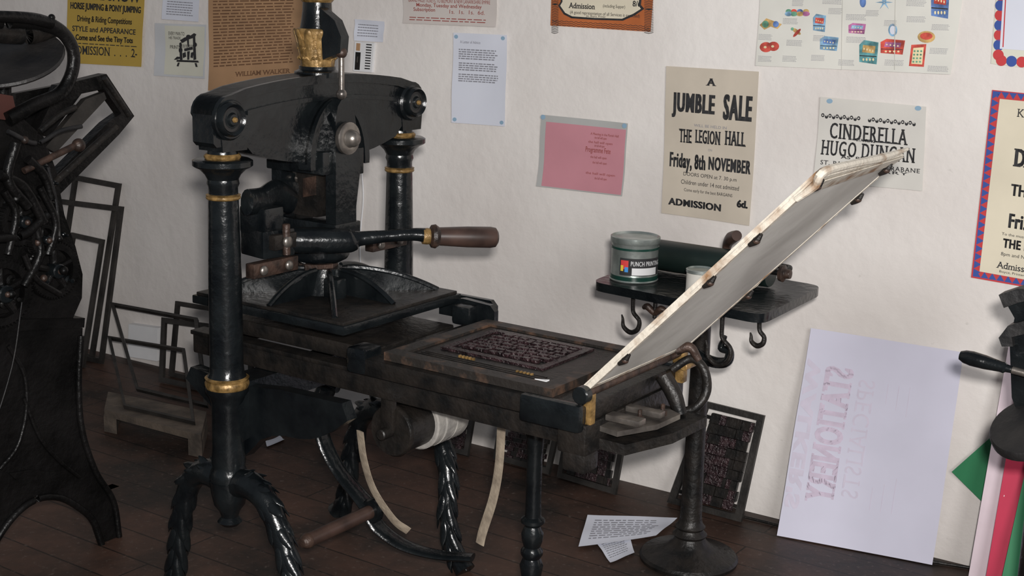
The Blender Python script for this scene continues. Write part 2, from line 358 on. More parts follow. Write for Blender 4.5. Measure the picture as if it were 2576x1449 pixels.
p.text("Admission",1433,1501,20,14,bold=.02,lift=.003,serif=True); p.text("(including Supper)",1521,1576,18,8,lift=.003); p.text("8/6",1594,1614,16,15,bold=.02,lift=.003)
p.text("(A good representation of all Services is expected)",1437,1612,34,8,lift=.003); p.text("Jas. Boyce, Printer",1478,1528,42,5,lift=.003)
p.done("orange_bordered_poster","cream dance poster with burnt orange patterned border")
# toys
p=Poster([(1918,-80),(2432,-70),(2393,187),(1902,165)],TOY,wave=.0012)
cols=[(.50,.07,.05),(.1,.18,.4),(.12,.3,.2),(.5,.32,.12),(.2,.35,.5),(.38,.13,.28),(.1,.28,.3)]
CM=[mat("print_colour_%d"%i,c,.8,0,.45,scale=40) for i,c in enumerate(cols)]; CREAMI=mat("print_cream",(.75,.65,.4),.8)
def pbox(x,y,w,h,c1,c2):
    p.poly([(x,y+h*.2),(x+w*.25,y),(x+w,y+h*.1),(x+w*.9,y+h),(x,y+h*.9)],CM[c1]); p.poly([(x+w*.2,y+h*.2),(x+w*.85,y+h*.25),(x+w*.8,y+h*.55),(x+w*.15,y+h*.5)],CM[c2],.0016)
    p.poly([(x+w*.02,y+h*.62),(x+w*.9,y+h*.66),(x+w*.9,y+h*.7),(x+w*.02,y+h*.66)],INK,.0015)
    for k in range(4): p.ell(x+w*(.22+.17*k),y+h*.8,w*.05,h*.06,CREAMI,.0018,8); p.ell(x+w*(.26+.15*k),y+h*(.36+.03*k),w*.035,h*.05,CREAMI,.0022,8)
for a_ in ((2054,34,34,46,4,0),(2145,57,44,28,5,4),(2072,90,48,38,4,1),(2172,100,48,62,6,3),(2225,97,60,40,0,5),(2348,-30,44,76,1,0)): pbox(*a_)
p.poly([(1912,62),(1930,45),(1950,52),(1972,60),(1960,72),(1942,66),(1925,74)],CM[3]); p.ell(1928,60,9,9,CM[2],.0016); p.ell(1956,60,8,8,CM[1],.0016)
for x,c in ((1990,2),(2004,0),(2020,1),(2036,3)): p.ell(x,28,8,6,CM[c]); p.ell(x,34,10,6,CM[(c+2)%7],.0014)
p.ell(1930,118,17,13,CM[0]); p.ell(1950,116,15,12,CM[0]); p.ell(1928,118,4,3,CREAMI,.0016); p.ell(1948,116,4,3,CREAMI,.0016)
p.ell(2010,78,14,5,CM[3],rot=.6); p.ell(2012,82,14,4,CM[0],rot=-.8,h=.0014); p.ell(2000,72,4,4,CM[2],.0018)
p.ell(2255,75,11,16,CM[4]); p.ell(2255,75,7,11,WPAP,.0016); p.ell(2336,92,21,15,CM[3]); p.ell(2336,90,15,9,CM[0],.0014)
p.poly([(2300,112),(2336,110),(2330,168),(2294,166)],CM[0]); p.poly([(2305,120),(2330,118),(2326,162),(2300,160)],CREAMI,.0014)
for j in range(4):
    for i in range(3): p.ell(2308+i*8-j,128+j*9,2.6,2.6,CM[2],.0018,8)
for k in range(6):
    an=k*math.pi/3; p.poly([(2235+3*math.cos(an+1.2),5+3*math.sin(an+1.2)),(2235+22*math.cos(an),5+20*math.sin(an)),(2235+3*math.cos(an-1.2),5+3*math.sin(an-1.2))],CM[4])
p.ell(2182,4,8,14,CM[1])
for x,y in ((1910,85),(1910,140),(2055,88),(2050,138),(2140,35),(2140,92),(2120,150),(2235,50),(2290,40),(2350,60),(2345,120),(2236,150),(2340,165),(1985,100),(1975,45),(2190,25),(2095,20),(1975,140),(2000,0),(2290,0),(2080,-5)):
    p.lines(x,y,x+random.randint(30,52),y+16,5,INKS,.3)
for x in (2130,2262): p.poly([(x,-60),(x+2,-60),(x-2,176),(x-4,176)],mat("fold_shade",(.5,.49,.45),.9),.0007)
p.done("toy_catalogue_sheet","pale catalogue sheet with small coloured pictures of toys and boxed games")
# jumble sale
p=Poster([(1678,166),(1911,180),(1888,567),(1667,535)],JUM)
p.text("A",1780,1806,214,18,bold=.02,serif=True,fat=.03)
p.text("JUMBLE",1692,1802,292,62,bold=.02,space=1.16,fat=.06); p.text("SALE",1822,1893,299,64,bold=.02,space=1.16,fat=.06); p.text("WILL BE HELD IN",1750,1832,316,7,INKS)
p.text("THE",1710,1744,355,34,bold=.01,space=1.12,serif=True,fat=.045); p.text("LEGION",1752,1816,357,34,bold=.01,space=1.14,serif=True,fat=.045); p.text("HALL",1826,1878,362,36,bold=.01,space=1.12,serif=True,fat=.045); p.text("ON",1785,1795,378,6,INKS)
p.text("Friday, 8th",1686,1778,415,36,bold=.02,space=1.12,fat=.045); p.text("NOVEMBER",1785,1890,425,34,bold=.02,space=1.14,fat=.05); p.text("DOORS OPEN at 7. 30 p.m",1722,1856,439,9,INK)
p.text("Children under 14 not admitted",1716,1862,460,11,INK); p.text("Come early for the best BARGAINS",1724,1846,479,8,INK)
p.text("ADMISSION",1684,1818,513,18,bold=.03,fat=.03,space=1.08); p.text("6d.",1856,1884,520,20,bold=.04,fat=.03)
p.done("jumble_sale_poster","cream jumble sale poster with bold black type")
# cinderella
p=Poster([(2066,243),(2332,268),(2322,480),(2048,455)],CIN)
for i in range(26):
    x=2072+i*9.2
    if 2168<x<2188: continue
    p.ell(x,289+(i%2)*3+i*.8,4.2,5,INK); p.ell(x,289+i*.8,2,2,CIN,.0018,8)
p.text("CINDERELLA",2088,2287,347,40,bold=.0,serif=True,space=1.2,fat=.03); p.text("STARRING",2157,2205,355,8,bold=.02); p.text("HUGO DUNCAN",2066,2305,388,38,bold=.0,serif=True,space=1.2,fat=.03)
p.text("AS  BUTTONS",2118,2254,398,8,bold=.02); p.text("ST. PATS.  HALL,  STRABANE",2066,2318,412,11,bold=.01,serif=True,space=1.15); p.text("12 JANUARY",2098,2290,426,10,bold=.01,serif=True,space=1.15)
for x,y in ((2090,254),(2312,272)): p.ell(x,y,8,6,TAPE)
p.done("pantomime_poster","pale grey pantomime poster with slab serif black type")
# dotted bordered top right
p=Poster([(2512,-80),(2700,-70),(2690,185),(2493,160)],CPAP,wave=.0002)
for i in range(9):
    y=-62+i*25; p.ell(2521-i*1.1,y,14,14,BLU if i%2 else RED,.0010)
for i in range(8): p.ell(2520+i*26,152+i*2,14,14,BLU if i%2 else RED,.0010)
p.poly([(2528,-70),(2700,-60),(2690,135),(2516,122)],WPAP,.0018); p.poly([(2533,-70),(2536,-70),(2526,118),(2523,118)],RED,.0024)
p.done("dotted_border_poster","poster edged with blue and red printed discs")
# zigzag bordered
p=Poster([(2496,226),(2690,246),(2650,735),(2443,698)],RED,wave=.0002,off=.005)
for i in range(23):
    y=228+i*20.3; x=2498-i*2.2; p.poly([(x,y),(x+18,y+10),(x-2,y+20)],BLU,.0006)
for i in range(9): x=2500+i*20; p.poly([(x,229+i*2),(x+20,231+i*2),(x+10,246+i*2)],BLU,.0006)
for i in range(10): x=2448+i*20; p.poly([(x,695+i*3.5),(x+20,698+i*3.5),(x+10,680+i*3.5)],BLU,.0006)
p.poly([(2516,248),(2660,262),(2625,711),(2465,682)],CRM,.0014)
L=.0024
p.text("KILREA",2560,2650,292,20,lift=L,serif=True); p.text("DANCE",2550,2690,415,46,bold=.02,lift=L,fat=.05,space=1.1,serif=True); p.text("THE",2544,2600,488,30,bold=.02,lift=L,fat=.04,space=1.1); p.text("Fri. 8th",2538,2640,570,38,bold=.02,lift=L,fat=.04,space=1.1)
p.text("To the music of",2522,2600,588,7,lift=L); p.text("THE BAND",2524,2645,620,24,bold=.03,lift=L,fat=.03,space=1.1); p.text("8pm and Ncm.",2520,2600,640,9,lift=L); p.text("Admission",2508,2610,672,17,bold=.01,lift=L,serif=True); p.text("Boyce, Printer",2516,2580,684,6,lift=L)
p.done("dance_poster","cream dance poster with red and blue zigzag border")
# gauge strip on wall
g=M(WHT); q=[wl(898,104,0),wl(946,108,0),wl(940,182,0),wl(894,178,0)]; g.prism(q,Wn*.012,None,.002)
gq=lambda u,v,o:(q[0]*(1-u)+q[1]*u)*(1-v)+(q[3]*(1-u)+q[2]*u)*v+Wn*o
def gr(u0,v0,u1,v1,mt,o=.0125): g.prism([gq(u0,v0,o),gq(u1,v0,o),gq(u1,v1,o),gq(u0,v1,o)],Wn*.001,mt,0)
gr(.1,.05,.3,.3,BRN); gr(.08,.35,.35,.95,BLKM); gr(.18,.5,.28,.7,STEEL)
for i in range(10): gr(.62,.05+i*.09,.9,.09+i*.09,INK)
top(g.obj("type_gauge"),"narrow white type gauge with black scale marks","gauge")
# wall socket & cord
s_=M(WHT); q=[wl(337,812,0),wl(410,822,0),wl(408,905,0),wl(335,893,0)]; s_.prism(q,Wn*.03,None,.004); 
top(s_.obj("wall_socket"),"white plastic socket box low on the wall behind chases","socket")
c_=M(WHT); c_.tube([wl(913,330,.006),wl(910,420,.006),wl(914,500,.007),wl(906,600,.006),wl(908,700,.006)],.003); top(c_.obj("wall_cable"),"thin white cable running down the wall","cable")
c_=M(BLKM); c_.tube([zp(1870,1300,.006),zp(1960,1322,.006),zp(2150,1372,.006),zp(2300,1405,.006),zp(2440,1428,.006)],.005); top(c_.obj("floor_cable"),"thin black cable lying along the wall base","cable")
# ============================================================ HAND PRESS
X0=-2.45; YA=2.34; YB=3.02; YM=2.68
press=empty("iron_hand_press",(X0,YM,0),"tall black and gold cast iron hand press with raised tympan","printing press")
def column(y):
    c=M(BLK)
    c.rev([(0,.37),(.046,.37),(.05,.385),(.046,.40),(.041,.41),(.044,.43),(.041,.46),(.04,.58),(.046,.60),(.054,.612),(.054,.622)],(X0,y,0),mt=BLK)
    c.rev([(.045,.614),(.052,.622),(.0555,.63),(.0555,.636),(.053,.641),(.0555,.648),(.045,.653)],(X0,y,0),mt=GOLD)
    c.rev([(.05,.649),(.044,.660),(.042,.68),(.041,.9),(.037,1.10),(.036,1.112)],(X0,y,0))
    c.rev([(.035,1.099),(.041,1.102),(.0425,1.105),(.041,1.109),(.0425,1.112),(.035,1.115)],(X0,y,0),mt=GOLD)
    c.rev([(.036,1.112),(.036,1.13),(.04,1.14),(.038,1.15),(.044,1.162),(.058,1.176),(.068,1.180),(.073,1.184),(.073,1.196),(.066,1.2),(0,1.2)],(X0,y,0))
    c.rev([(.04,1.198),(.044,1.203),(.045,1.208),(.04,1.213)],(X0,y,0),mt=GOLD)
    c.rev([(.038,1.211),(.034,1.23),(.038,1.25)],(X0,y,0))
    c.obj("column",press,"black column with gold painted rings")
column(YA); column(YB)
# head beam (smooth arched casting with rounded ends)
h=M(BLK)
def YZ(pts,x): return [(x,y,z) for y,z in pts]
ym=2.664
def topz(y): return 1.392-.032*((y-ym)/.36)**2
yl,yr_=2.272,3.056
topc=[]
for i in range(6):
    a=math.pi-math.pi/2*i/5; topc.append((yl+.05+.05*math.cos(a),1.312+.046*math.sin(a)))
for i in range(1,14):
    y=yl+.05+(yr_-yl-.10)*i/14; topc.append((y,topz(y)))
for i in range(6):
    a=math.pi/2-math.pi/2*i/5; topc.append((yr_-.05+.05*math.cos(a),1.312+.046*math.sin(a)))
botc=[(yr_,1.245),(yr_-.01,1.235),(2.975,1.235)]+[(2.95-.55*i/12,1.168+.042*abs((2.95-.55*i/12-2.675)/.275)**2.2) for i in range(13)]+[(2.375,1.235),(yl+.01,1.235),(yl,1.245)]
h.prism(YZ(topc+botc,-2.478),(.070,0,0),None,.006)
inn=[(ym+(y-ym)*.965,z-.022) for y,z in topc[::-1]]
h.prism(YZ(topc+inn,-2.484),(.088,0,0),None,.005)
ridge=[(2.38+.58*i/14) for i in range(15)]
h.prism(YZ([(y,topz(y)-.055) for y in ridge]+[(y,topz(y)-.066) for y in ridge[::-1]],-2.411),(.009,0,0),None,.002)
ybl,ybr=2.308,3.006
for y in (ybl+.01,ybr):
    h.rev([(.050,0),(.050,.012),(.045,.018)],(-2.41,y,1.30),(1,0,0))
for y in (YA,YB):
    h.prism(YZ([(y-.046,1.28),(y+.046,1.28),(y+.040,1.222),(y-.040,1.222)],-2.488),(.082,0,0),None,.006)
h.obj("head_beam",press)
for y in (ybl,ybr):
    e=M(BLK); e.rev([(.041,0),(.041,.014),(.037,.02),(.032,.014),(.028,.010),(.017,.012),(.013,.018),(.0,.020)],(-2.393,y,1.302),(1,0,0))
    e.rev([(.029,.008),(.0305,.0138),(.0295,.0110)],(-2.393,y,1.302),(1,0,0),mt=BLKD); e.rev([(.006,.015),(.007,.022),(.005,.026),(0,.027)],(-2.393,y,1.302),(1,0,0),mt=GOLD)
    e.obj("round_boss",press,"round black boss with gold centre")
# centre housing
h=M(BLK)
arc=[(2.68+.115*math.sin(-math.pi/2+math.pi*i/16),1.17+.165*math.cos(-math.pi/2+math.pi*i/16)) for i in range(17)]
arc2=[(2.68+.097*math.sin(math.pi/2-math.pi*i/16),1.17+.142*math.cos(math.pi/2-math.pi*i/16)) for i in range(17)]
h.prism(YZ([(2.565,1.155)]+arc+[(2.795,1.155)],-2.412),(.03,0,0),None,.006)
h.prism(YZ([(2.566,1.155)]+arc+[(2.794,1.155),(2.776,1.155)]+arc2+[(2.584,1.155)],-2.39),(.02,0,0),None,.003)
h.prism(YZ([(2.638,.985),(2.638,1.28),(2.646,1.315),(2.664,1.335),(2.690,1.335),(2.706,1.315),(2.714,1.28),(2.735,1.15),(2.718,1.05),(2.718,.985)],-2.385),(.035,0,0),None,.006)
h.prism(YZ([(2.62,.985),(2.62,1.2),(2.74,1.2),(2.74,.985)],-2.56),(.035,0,0),None,.005)
h.box((-2.56,2.63,.975),(-2.345,2.73,1.01)); h.box((-2.56,2.60,1.14),(-2.36,2.64,1.2)); h.box((-2.56,2.72,1.13),(-2.36,2.76,1.2))
h.obj("centre_housing",press)
b=M(STEEL); b.rev([(.04,0),(.042,.004),(.042,.014),(.036,.018),(.024,.018),(.022,.022),(.021,.030),(.016,.039),(.008,.043),(0,.044)],(-2.35,2.675,1.232),(1,0,0)); b.obj("pivot_boss",press,"dull steel domed pivot bolt")
t=M(BLKM); t.prism([(-2.50,2.64,1.02),(-2.42,2.64,1.02),(-2.40,2.64,1.10),(-2.44,2.64,1.19),(-2.50,2.64,1.17),(-2.48,2.64,1.09)],(0,.07,0),None,.006); t.cyl((-2.52,2.675,1.11),(-2.38,2.675,1.11),.012,STEEL); t.prism([(-2.46,2.632,1.07),(-2.42,2.632,1.08),(-2.42,2.632,1.13),(-2.46,2.632,1.12)],(0,.01,0),RUST,.002); t.obj("toggle_lever",press)
# spring tower
s_=M(BLK)
s_.rev([(.0,1.383),(.060,1.383),(.060,1.396),(.048,1.402),(.048,1.41)],(X0,YM,0))
s_.rev([(.042,1.40),(.043,1.42),(.046,1.45),(.051,1.485),(.054,1.50),(.050,1.506)],(X0,YM,0),mt=GOLD)
s_.rev([(.046,1.50),(.042,1.52),(.038,1.55),(.037,1.575)],(X0,YM,0))
s_.rev([(.038,1.572),(.043,1.578),(.043,1.588),(.038,1.594)],(X0,YM,0),mt=GOLD)
s_.rev([(.036,1.59),(.034,1.64),(.044,1.68),(.03,1.72),(.012,1.75),(.018,1.77),(0,1.79)],(X0,YM,0))
for k in range(10):
    a=2*math.pi*k/10; d=Vector((math.cos(a),math.sin(a),0)); tt=Vector((-math.sin(a),math.cos(a),0)); o=Vector((X0,YM,0)); z=lambda v:Vector((0,0,v))
    s_.tube([o+d*.040+z(1.405),o+d*.044+z(1.44),o+d*.050+z(1.475),o+d*.058+z(1.496),o+d*.058+z(1.503),o+d*.054+z(1.498)],[.006,.011,.013,.010,.006,.003],GOLD,n=10,flat=(.45,1),up=d)
    s_.tube([o+d*.041+z(1.41),o+d*.049+z(1.455),o+d*.056+z(1.485)],[.002,.003,.002],GOLD,n=6,up=d)
    for sg in (-1,1):
        for zz in (1.425,1.45,1.472): s_.tube([o+d*.043+z(zz),o+d*.047+tt*.010*sg+z(zz+.008),o+d*.050+tt*.014*sg+z(zz+.004)],[.003,.004,.0015],GOLD,n=6,sub=3,up=d)
s_.obj("spring_tower",press,"black spring tower with gold acanthus leaves")
l=M(STEEL); xr=-2.35
l.cyl((xr,2.66,1.345),(xr,2.66,1.44),.0075); l.sph((xr,2.66,1.345),.014); l.sph((xr,2.66,1.45),.015,RUST); l.cyl((xr,2.66,1.44),(xr,2.66,1.475),.009,BLK)
l.prism([(xr-.05,2.645,1.43),(xr+.008,2.645,1.45),(xr+.012,2.645,1.49),(xr-.01,2.645,1.53),(xr-.06,2.645,1.56)],(0,.03,0),BLK,.005)
l.obj("tension_link",press,"steel rod link with ball ends")
# bar
Bs=Vector((-2.44,2.49,.980)); Be=Vector((-2.06,2.955,.953)); bd=(Be-Bs).normalized()
b=M(BLK); pt=lambda k,dz=0:Bs+(Be-Bs)*k+Vector((0,0,dz))
b.tube([pt(.0,.0),pt(.1,0),pt(.24,0),pt(.34,0),pt(.38,.006),pt(.5,.014),pt(.62,.02),pt(.68,.018)],[.030,.034,.034,.031,.020,.016,.017,.020],None,flat=(1,1),up=(0,0,1))
b.box(pt(.0)-Vector((.05,.06,.038)),pt(.0)+Vector((.05,.04,.034)),None,.008,Matrix.Rotation(math.radians(-10),3,'Z'))
b.obj("pull_bar",press)
g=M(WOODG); g.rev([(0,-.002),(.021,0),(.022,.012),(.021,.02)],pt(.66,.016),bd,mt=GOLD); g.rev([(.02,.018),(.030,.024),(.032,.034),(.025,.044)],pt(.66,.016),bd,mt=RUST)
L_=(Be-pt(.66)).length; g.rev([(.024,.04),(.025,.06),(.028,L_*.6),(.0285,L_-.02),(.026,L_-.006),(.018,L_),(0,L_+.001)],pt(.66,.016),bd); g.obj("handle_grip",press,"dark wooden grip with brass ferrule")
# links and bolts
l=M(BLK); l.tube([(-2.42,2.39,1.09),(-2.44,2.46,1.085),(-2.46,2.53,1.09),(-2.47,2.60,1.06)],[.03,.03,.035,.03],None,flat=(1.1,.6),up=(0,0,1)); l.box((-2.49,2.43,1.0),(-2.40,2.50,1.07),None,.008); l.obj("curved_link",press)
for (y0,y1) in ((2.385,2.545),(2.84,2.99)):
    r_=M(RUST); r_.box((-2.425,y0,.899),(-2.395,y1,.937),None,.004)
    for yy in (y0+.03,y1-.04): r_.sph((-2.39,yy,.918),.013,STEEL,(.6,1,1))
    r_.obj("guide_bar",press,"rusty iron guide bar with domed bolts")
f_=M(RUST); f_.box((-2.42,2.44,.965),(-2.375,2.52,1.005),BLKM,.006); f_.sph((-2.37,2.48,.985),.016,STEEL,(.6,1,1)); f_.cyl((-2.375,2.48,.95),(-2.375,2.48,1.03),.01); f_.obj("bar_pivot",press,"rusty pivot joint")
c=M(BLK); c.rev([(0,.895),(.06,.895),(.078,.905),(.084,.915),(.084,.95),(.076,.962),(.05,.968),(.05,1.0),(0,1.0)],(X0,YM,0)); c.obj("piston_collar",press)
n=M(RUST); n.rev([(0,.876),(.052,.876),(.052,.893),(.047,.898),(0,.898)],(X0,YM,0),n=8); n.obj("hexagonal_nut",press,"rusty nut above the platen")
# platen
p_=M(BLK)
p_.box((-2.68,2.44,.785),(-2.15,2.92,.808),None,.004); p_.box((-2.672,2.448,.806),(-2.158,2.912,.816),BLKM,.003)
p_.rev([(.075,.81),(.060,.84),(.052,.87),(.048,.882),(0,.882)],(-2.43,YM,0),n=24)
p_.box((-2.38,2.62,.812),(-2.33,2.66,.868),None,.008)
for k in range(8):
    a=math.pi/4*k; d=Vector((math.cos(a),math.sin(a),0)); L=.225 if k%2==0 else .295; tt=Vector((-d.y,d.x,0))*.009; o=Vector((-2.415,YM,0))-tt/2
    us=(0,.12,.25,.4,.55,.7,.82,.91,.97,1); zt_=lambda u:.816+.064*(1-u**2.0)
    pr=[o+d*.03+Vector((0,0,.812)),o+d*.03+Vector((0,0,.880))]+[o+d*(.05+(L-.05)*u)+Vector((0,0,zt_(u))) for u in us]+[o+d*L+Vector((0,0,.812))]
    p_.prism(pr,tt,None,.002)
    p_.tube([o+tt*.5+d*(.05+(L-.05)*u)+Vector((0,0,zt_(u))) for u in us],.0075,None,n=8,sub=2)
p_.obj("platen",press,"heavy ribbed black iron platen")
# base frame
b=M(BLK)
b.prism(YZ([(YA,.48),(YA,.635),(YB,.635),(YB,.48),(2.9,.50),(2.8,.56),(2.56,.56),(2.46,.50)],-2.49),(.08,0,0),None,.006)
for y in (2.375,2.965):
    pts=[(X0+.02,.62),(-2.30,.635),(-2.10,.64),(-2.08,.60),(-2.12,.57),(-2.16,.545),(-2.20,.528),(-2.24,.520),(-2.29,.518),(-2.33,.508),(-2.37,.49),(-2.395,.465),(-2.43,.43)]
    b.prism([(x,y,z) for x,z in pts],(0,.035,0),None,.005)
    pts=[(X0-.02,.62),(-2.62,.635),(-2.64,.60),(-2.56,.55),(-2.5,.51),(-2.47,.44)]
    b.prism([(x,y,z) for x,z in pts],(0,.035,0),None,.005)
b.obj("base_frame",press)
rl=M(BLKM)
for y in (2.475,2.85): rl.box((-2.72,y,.635),(-1.475,y+.035,.695),None,.006); rl.box((-2.72,y-.008,.688),(-1.475,y+.043,.70),None,.003)
for x in (-2.70,-2.2,-1.76,-1.54): rl.box((x,2.49,.645),(x+.04,2.87,.675),None,.004)
rl.box((-2.70,2.52,.70),(-2.12,2.85,.74),None,.006)
rl.box((-1.535,2.45,.625),(-1.46,2.91,.70),None,.008); rl.box((-1.52,2.45,.585),(-1.46,2.51,.63),None,.008)
rl.obj("bed_rails",press)
bd_=M(BLKM); bd_.box((-2.10,2.435,.70),(-1.465,2.92,.742),None,.006); bd_.box((-1.62,2.422,.686),(-1.462,2.45,.75),BLK,.01); bd_.box((-2.135,2.43,.70),(-2.075,2.50,.765),BLK,.012)
bd_.box((-2.14,2.86,.735),(-2.08,2.93,.79),BLK,.012)
bd_.prism([(-2.21,2.90,.745),(-2.21,2.90,.775),(-2.19,2.90,.79),(-2.13,2.90,.80),(-2.04,2.90,.795),(-2.025,2.90,.78),(-2.025,2.90,.745)],(0,.018,0),BLK,.003)
bd_.prism([(-2.20,2.93,.745),(-2.20,2.93,.78),(-2.18,2.93,.80),(-2.06,2.93,.80),(-2.045,2.93,.785),(-2.045,2.93,.745)],(0,.015,0),BLK,.003)
bd_.box((-1.58,2.86,.70),(-1.465,2.935,.75),BLK,.01)
bd_.obj("press_bed",press,"worn black bed carriage")
# legs
def leg(path,o,name="curved_leg"):
    lg=M(BLK); P_=lg.tube(path,o,None,n=16,sub=8)
    n=len(P_)
    for i in range(5,n-5,5):
        d=(P_[i+2]-P_[i-2]).normalized(); side=Vector((0,1,0)).cross(d).normalized(); Yv=Vector((0,1,0)); r=.022+.004*(1-i/n)
        for j,(ax) in enumerate((side,side*.7-Yv*.7,-Yv,-side*.7-Yv*.7,-side,-side*.7+Yv*.7,side*.7+Yv*.7)):
            a=ax.normalized(); q=P_[min(i+(2 if j%2 else 0),n-3)]
            sw=d.cross(a)*.007*(1 if j<3 else -1)
            lg.tube([q-d*.030+a*r*.90,q-d*.010+a*(r*1.02)+sw*.2,q+d*.014+a*(r*1.04)+sw*.8,q+d*.034+a*(r*1.12)+sw*1.6,q+d*.046+a*(r*1.14)+sw*2.0],[.004,.010,.012,.008,.002],None,n=8,sub=3,flat=(.38,1),up=a)
    lg.obj(name,press)
RR=[.036,.036,.030,.027,.023,.021,.03]
leg([(-2.45,YA,.36),(-2.52,YA,.378),(-2.585,YA,.345),(-2.625,YA,.25),(-2.645,YA,.15),(-2.665,YA,.05),(-2.69,YA,.012)],RR)
leg([(-2.45,YA,.36),(-2.38,YA,.378),(-2.31,YA-.005,.345),(-2.25,YA-.01,.25),(-2.21,YA-.02,.15),(-2.18,YA-.03,.05),(-2.15,YA-.035,.012)],RR)
leg([(-2.45,YB,.36),(-2.52,YB,.378),(-2.585,YB,.345),(-2.62,YB,.25),(-2.64,YB,.15),(-2.66,YB,.05),(-2.69,YB,.012)],RR)
leg([(-2.45,YB,.38),(-2.37,YB,.41),(-2.29,YB-.02,.375),(-2.225,YB-.05,.27),(-2.20,YB-.08,.16),(-2.16,YB-.10,.06),(-2.11,YB-.11,.012)],RR)
for y in (YA,YB):
    n_=M(BLK); n_.rev([(0,.25),(.022,.252),(.032,.262),(.022,.275),(.026,.29),(.04,.31),(.046,.34),(.05,.375),(0,.385)],(X0,y,0)); n_.obj("leg_knuckle",press)
fl=M(BLK); fl.rev([(0,0),(.035,0),(.036,.012),(.028,.02),(.02,.04),(.018,.08),(.022,.14),(.028,.165),(.022,.175),(.026,.19),(.030,.215),(.022,.235),(.028,.245),(.028,.255),(.021,.265),(.026,.28),(.028,.30),(.020,.32),(.030,.33),(.030,.338),(.020,.345),(.019,.5),(.022,.55),(.027,.565),(.027,.64),(0,.64)],(-1.74,YM,0),n=20); fl.obj("turned_fore_leg",press)
# drum
dz=.548; dx=-2.05
d=M(BLKM); d.rev([(0,0),(.062,0),(.066,.006),(.066,.014),(.062,.02),(.062,.21),(0,.21)],(dx,2.50,dz),(0,1,0)); d.cyl((dx,2.46,dz),(dx,2.90,dz),.014,BLKM)
d.box((dx-.02,2.485,dz),(dx+.02,2.50,.66)); d.box((dx-.02,2.86,dz),(dx+.02,2.875,.66))
d.obj("rounce_drum",press,"dark iron winding drum")
d=M(GIRTH); d.rev([(.0,.0),(.070,.0),(.074,.003),(.074,.030),(.071,.033),(.075,.036),(.075,.075),(.071,.078),(.075,.081),(.075,.128),(.070,.132),(.04,.133),(0,.133)],(dx,2.600,dz),(0,1,0),n=40); d.obj("wound_girth",press,"pale grey girth wound around the drum")
for P_ in ([(-2.20,2.56,.50),(-2.195,2.57,.42),(-2.17,2.58,.34),(-2.12,2.60,.265),(-2.085,2.62,.235)],[(-1.80,2.62,.60),(-1.805,2.62,.48),(-1.82,2.62,.39),(-1.845,2.615,.30),(-1.85,2.61,.265)]):
    s_=M(LEATH); s_.tube(P_,.015,None,n=10,flat=(.15,1),up=(.2,1,0)); s_.obj("hanging_strap",press,"pale worn leather strap hanging down")
fb=M(WOODG); fb.cyl((-2.27,2.43,.222),(-2.27,2.69,.222),.019); fb.rev([(0,-.012),(.012,-.01),(.017,-.002),(.021,.006),(.021,.014),(.016,.02)],(-2.27,2.425,.222),(0,1,0),mt=RUST); fb.rev([(0,0),(.03,0),(.034,.008),(.034,.02),(0,.024)],(-2.27,2.68,.222),(0,1,0),mt=BLK)
fb.obj("foot_bar",press,"dark wooden foot bar with rusty end")
cb=M(BLK); cb.tube([(-2.43,2.70,.54),(-2.46,2.70,.47),(-2.455,2.70,.39),(-2.40,2.70,.31),(-2.32,2.70,.25),(-2.27,2.70,.215)],[.022,.020,.018,.017,.019,.022],None,flat=(1.6,.6))
cb.tube([(-2.29,2.70,.21),(-2.25,2.71,.165),(-2.18,2.73,.130),(-2.09,2.76,.118),(-2.0,2.79,.125)],[.02,.019,.018,.017,.016],None,flat=(1.5,.6)); cb.tube([(-2.40,2.70,.54),(-2.45,2.70,.545),(-2.475,2.70,.50),(-2.45,2.70,.47),(-2.43,2.70,.485)],.011); cb.obj("curved_stretcher",press)
# tympan
A=Vector((-1.462,2.448,.785)); u_=Vector((.492,0,.515)); v_=Vector((0,.462,0)); ud=u_.normalized(); nn=u_.cross(v_).normalized()
if nn.x<0: nn=-nn
tp=lambda a,b,o=0:A+u_*a+v_*b+nn*o
ty=M(PARE)
for (a0,a1,b0,b1) in ((0,1,0,.035),(0,1,.972,1),(0,.025,.035,.972),(.975,1,.035,.972)):
    ty.prism([tp(a0,b0,-.010),tp(a1,b0,-.010),tp(a1,b1,-.010),tp(a0,b1,-.010)],nn*.016,None,.004)
ty.prism([tp(.015,.02,.0035),tp(.98,.02,.0035),tp(.98,.965,.0035),tp(.015,.965,.0035)],nn*.0015,PARCH,.0)
ty.prism([tp(.93,.03,.0056),tp(.985,.01,.008),tp(1.0,.98,.008),tp(.96,.97,.0056)],nn*.002,PARE,.0)
ty.tube([tp(.99,0,.004)-ud*.06,tp(1,0,.008)-ud*.02,tp(1,.0,.0)+ud*.01,tp(1,.3,.0)+ud*.012,tp(1,.7,.0)+ud*.006,tp(1,1,.0)+ud*.014],[.006,.009,.009,.008,.009,.004],None,n=8,up=nn)
for k in range(30):
    a=random.random(); side=random.choice((0.,1.)); q=tp(a,side,random.uniform(-.006,.005)); ty.tube([q-ud*.03,q+nn*.0015,q+ud*.03],[.001,.0028,.001],None,n=6,sub=3)
ty.obj("tympan",press,"raised tympan frame covered in stained cream parchment")
for a,b in ((.17,0),(.55,0),(.74,0),(.97,.02),(.80,1),(.95,.9),(.3,1)):
    cl=M(BLKM); q=tp(a,b,.008); cl.tube([q-ud*.018,q+nn*.003,q+ud*.018],[.004,.008,.004],None,n=8,sub=4); cl.sph(q+nn*.004,.008,RUST,(1,1,.8))
    cl.obj("frame_clip",press,"blackened clip on tympan edge")
hg=M(BLKM)
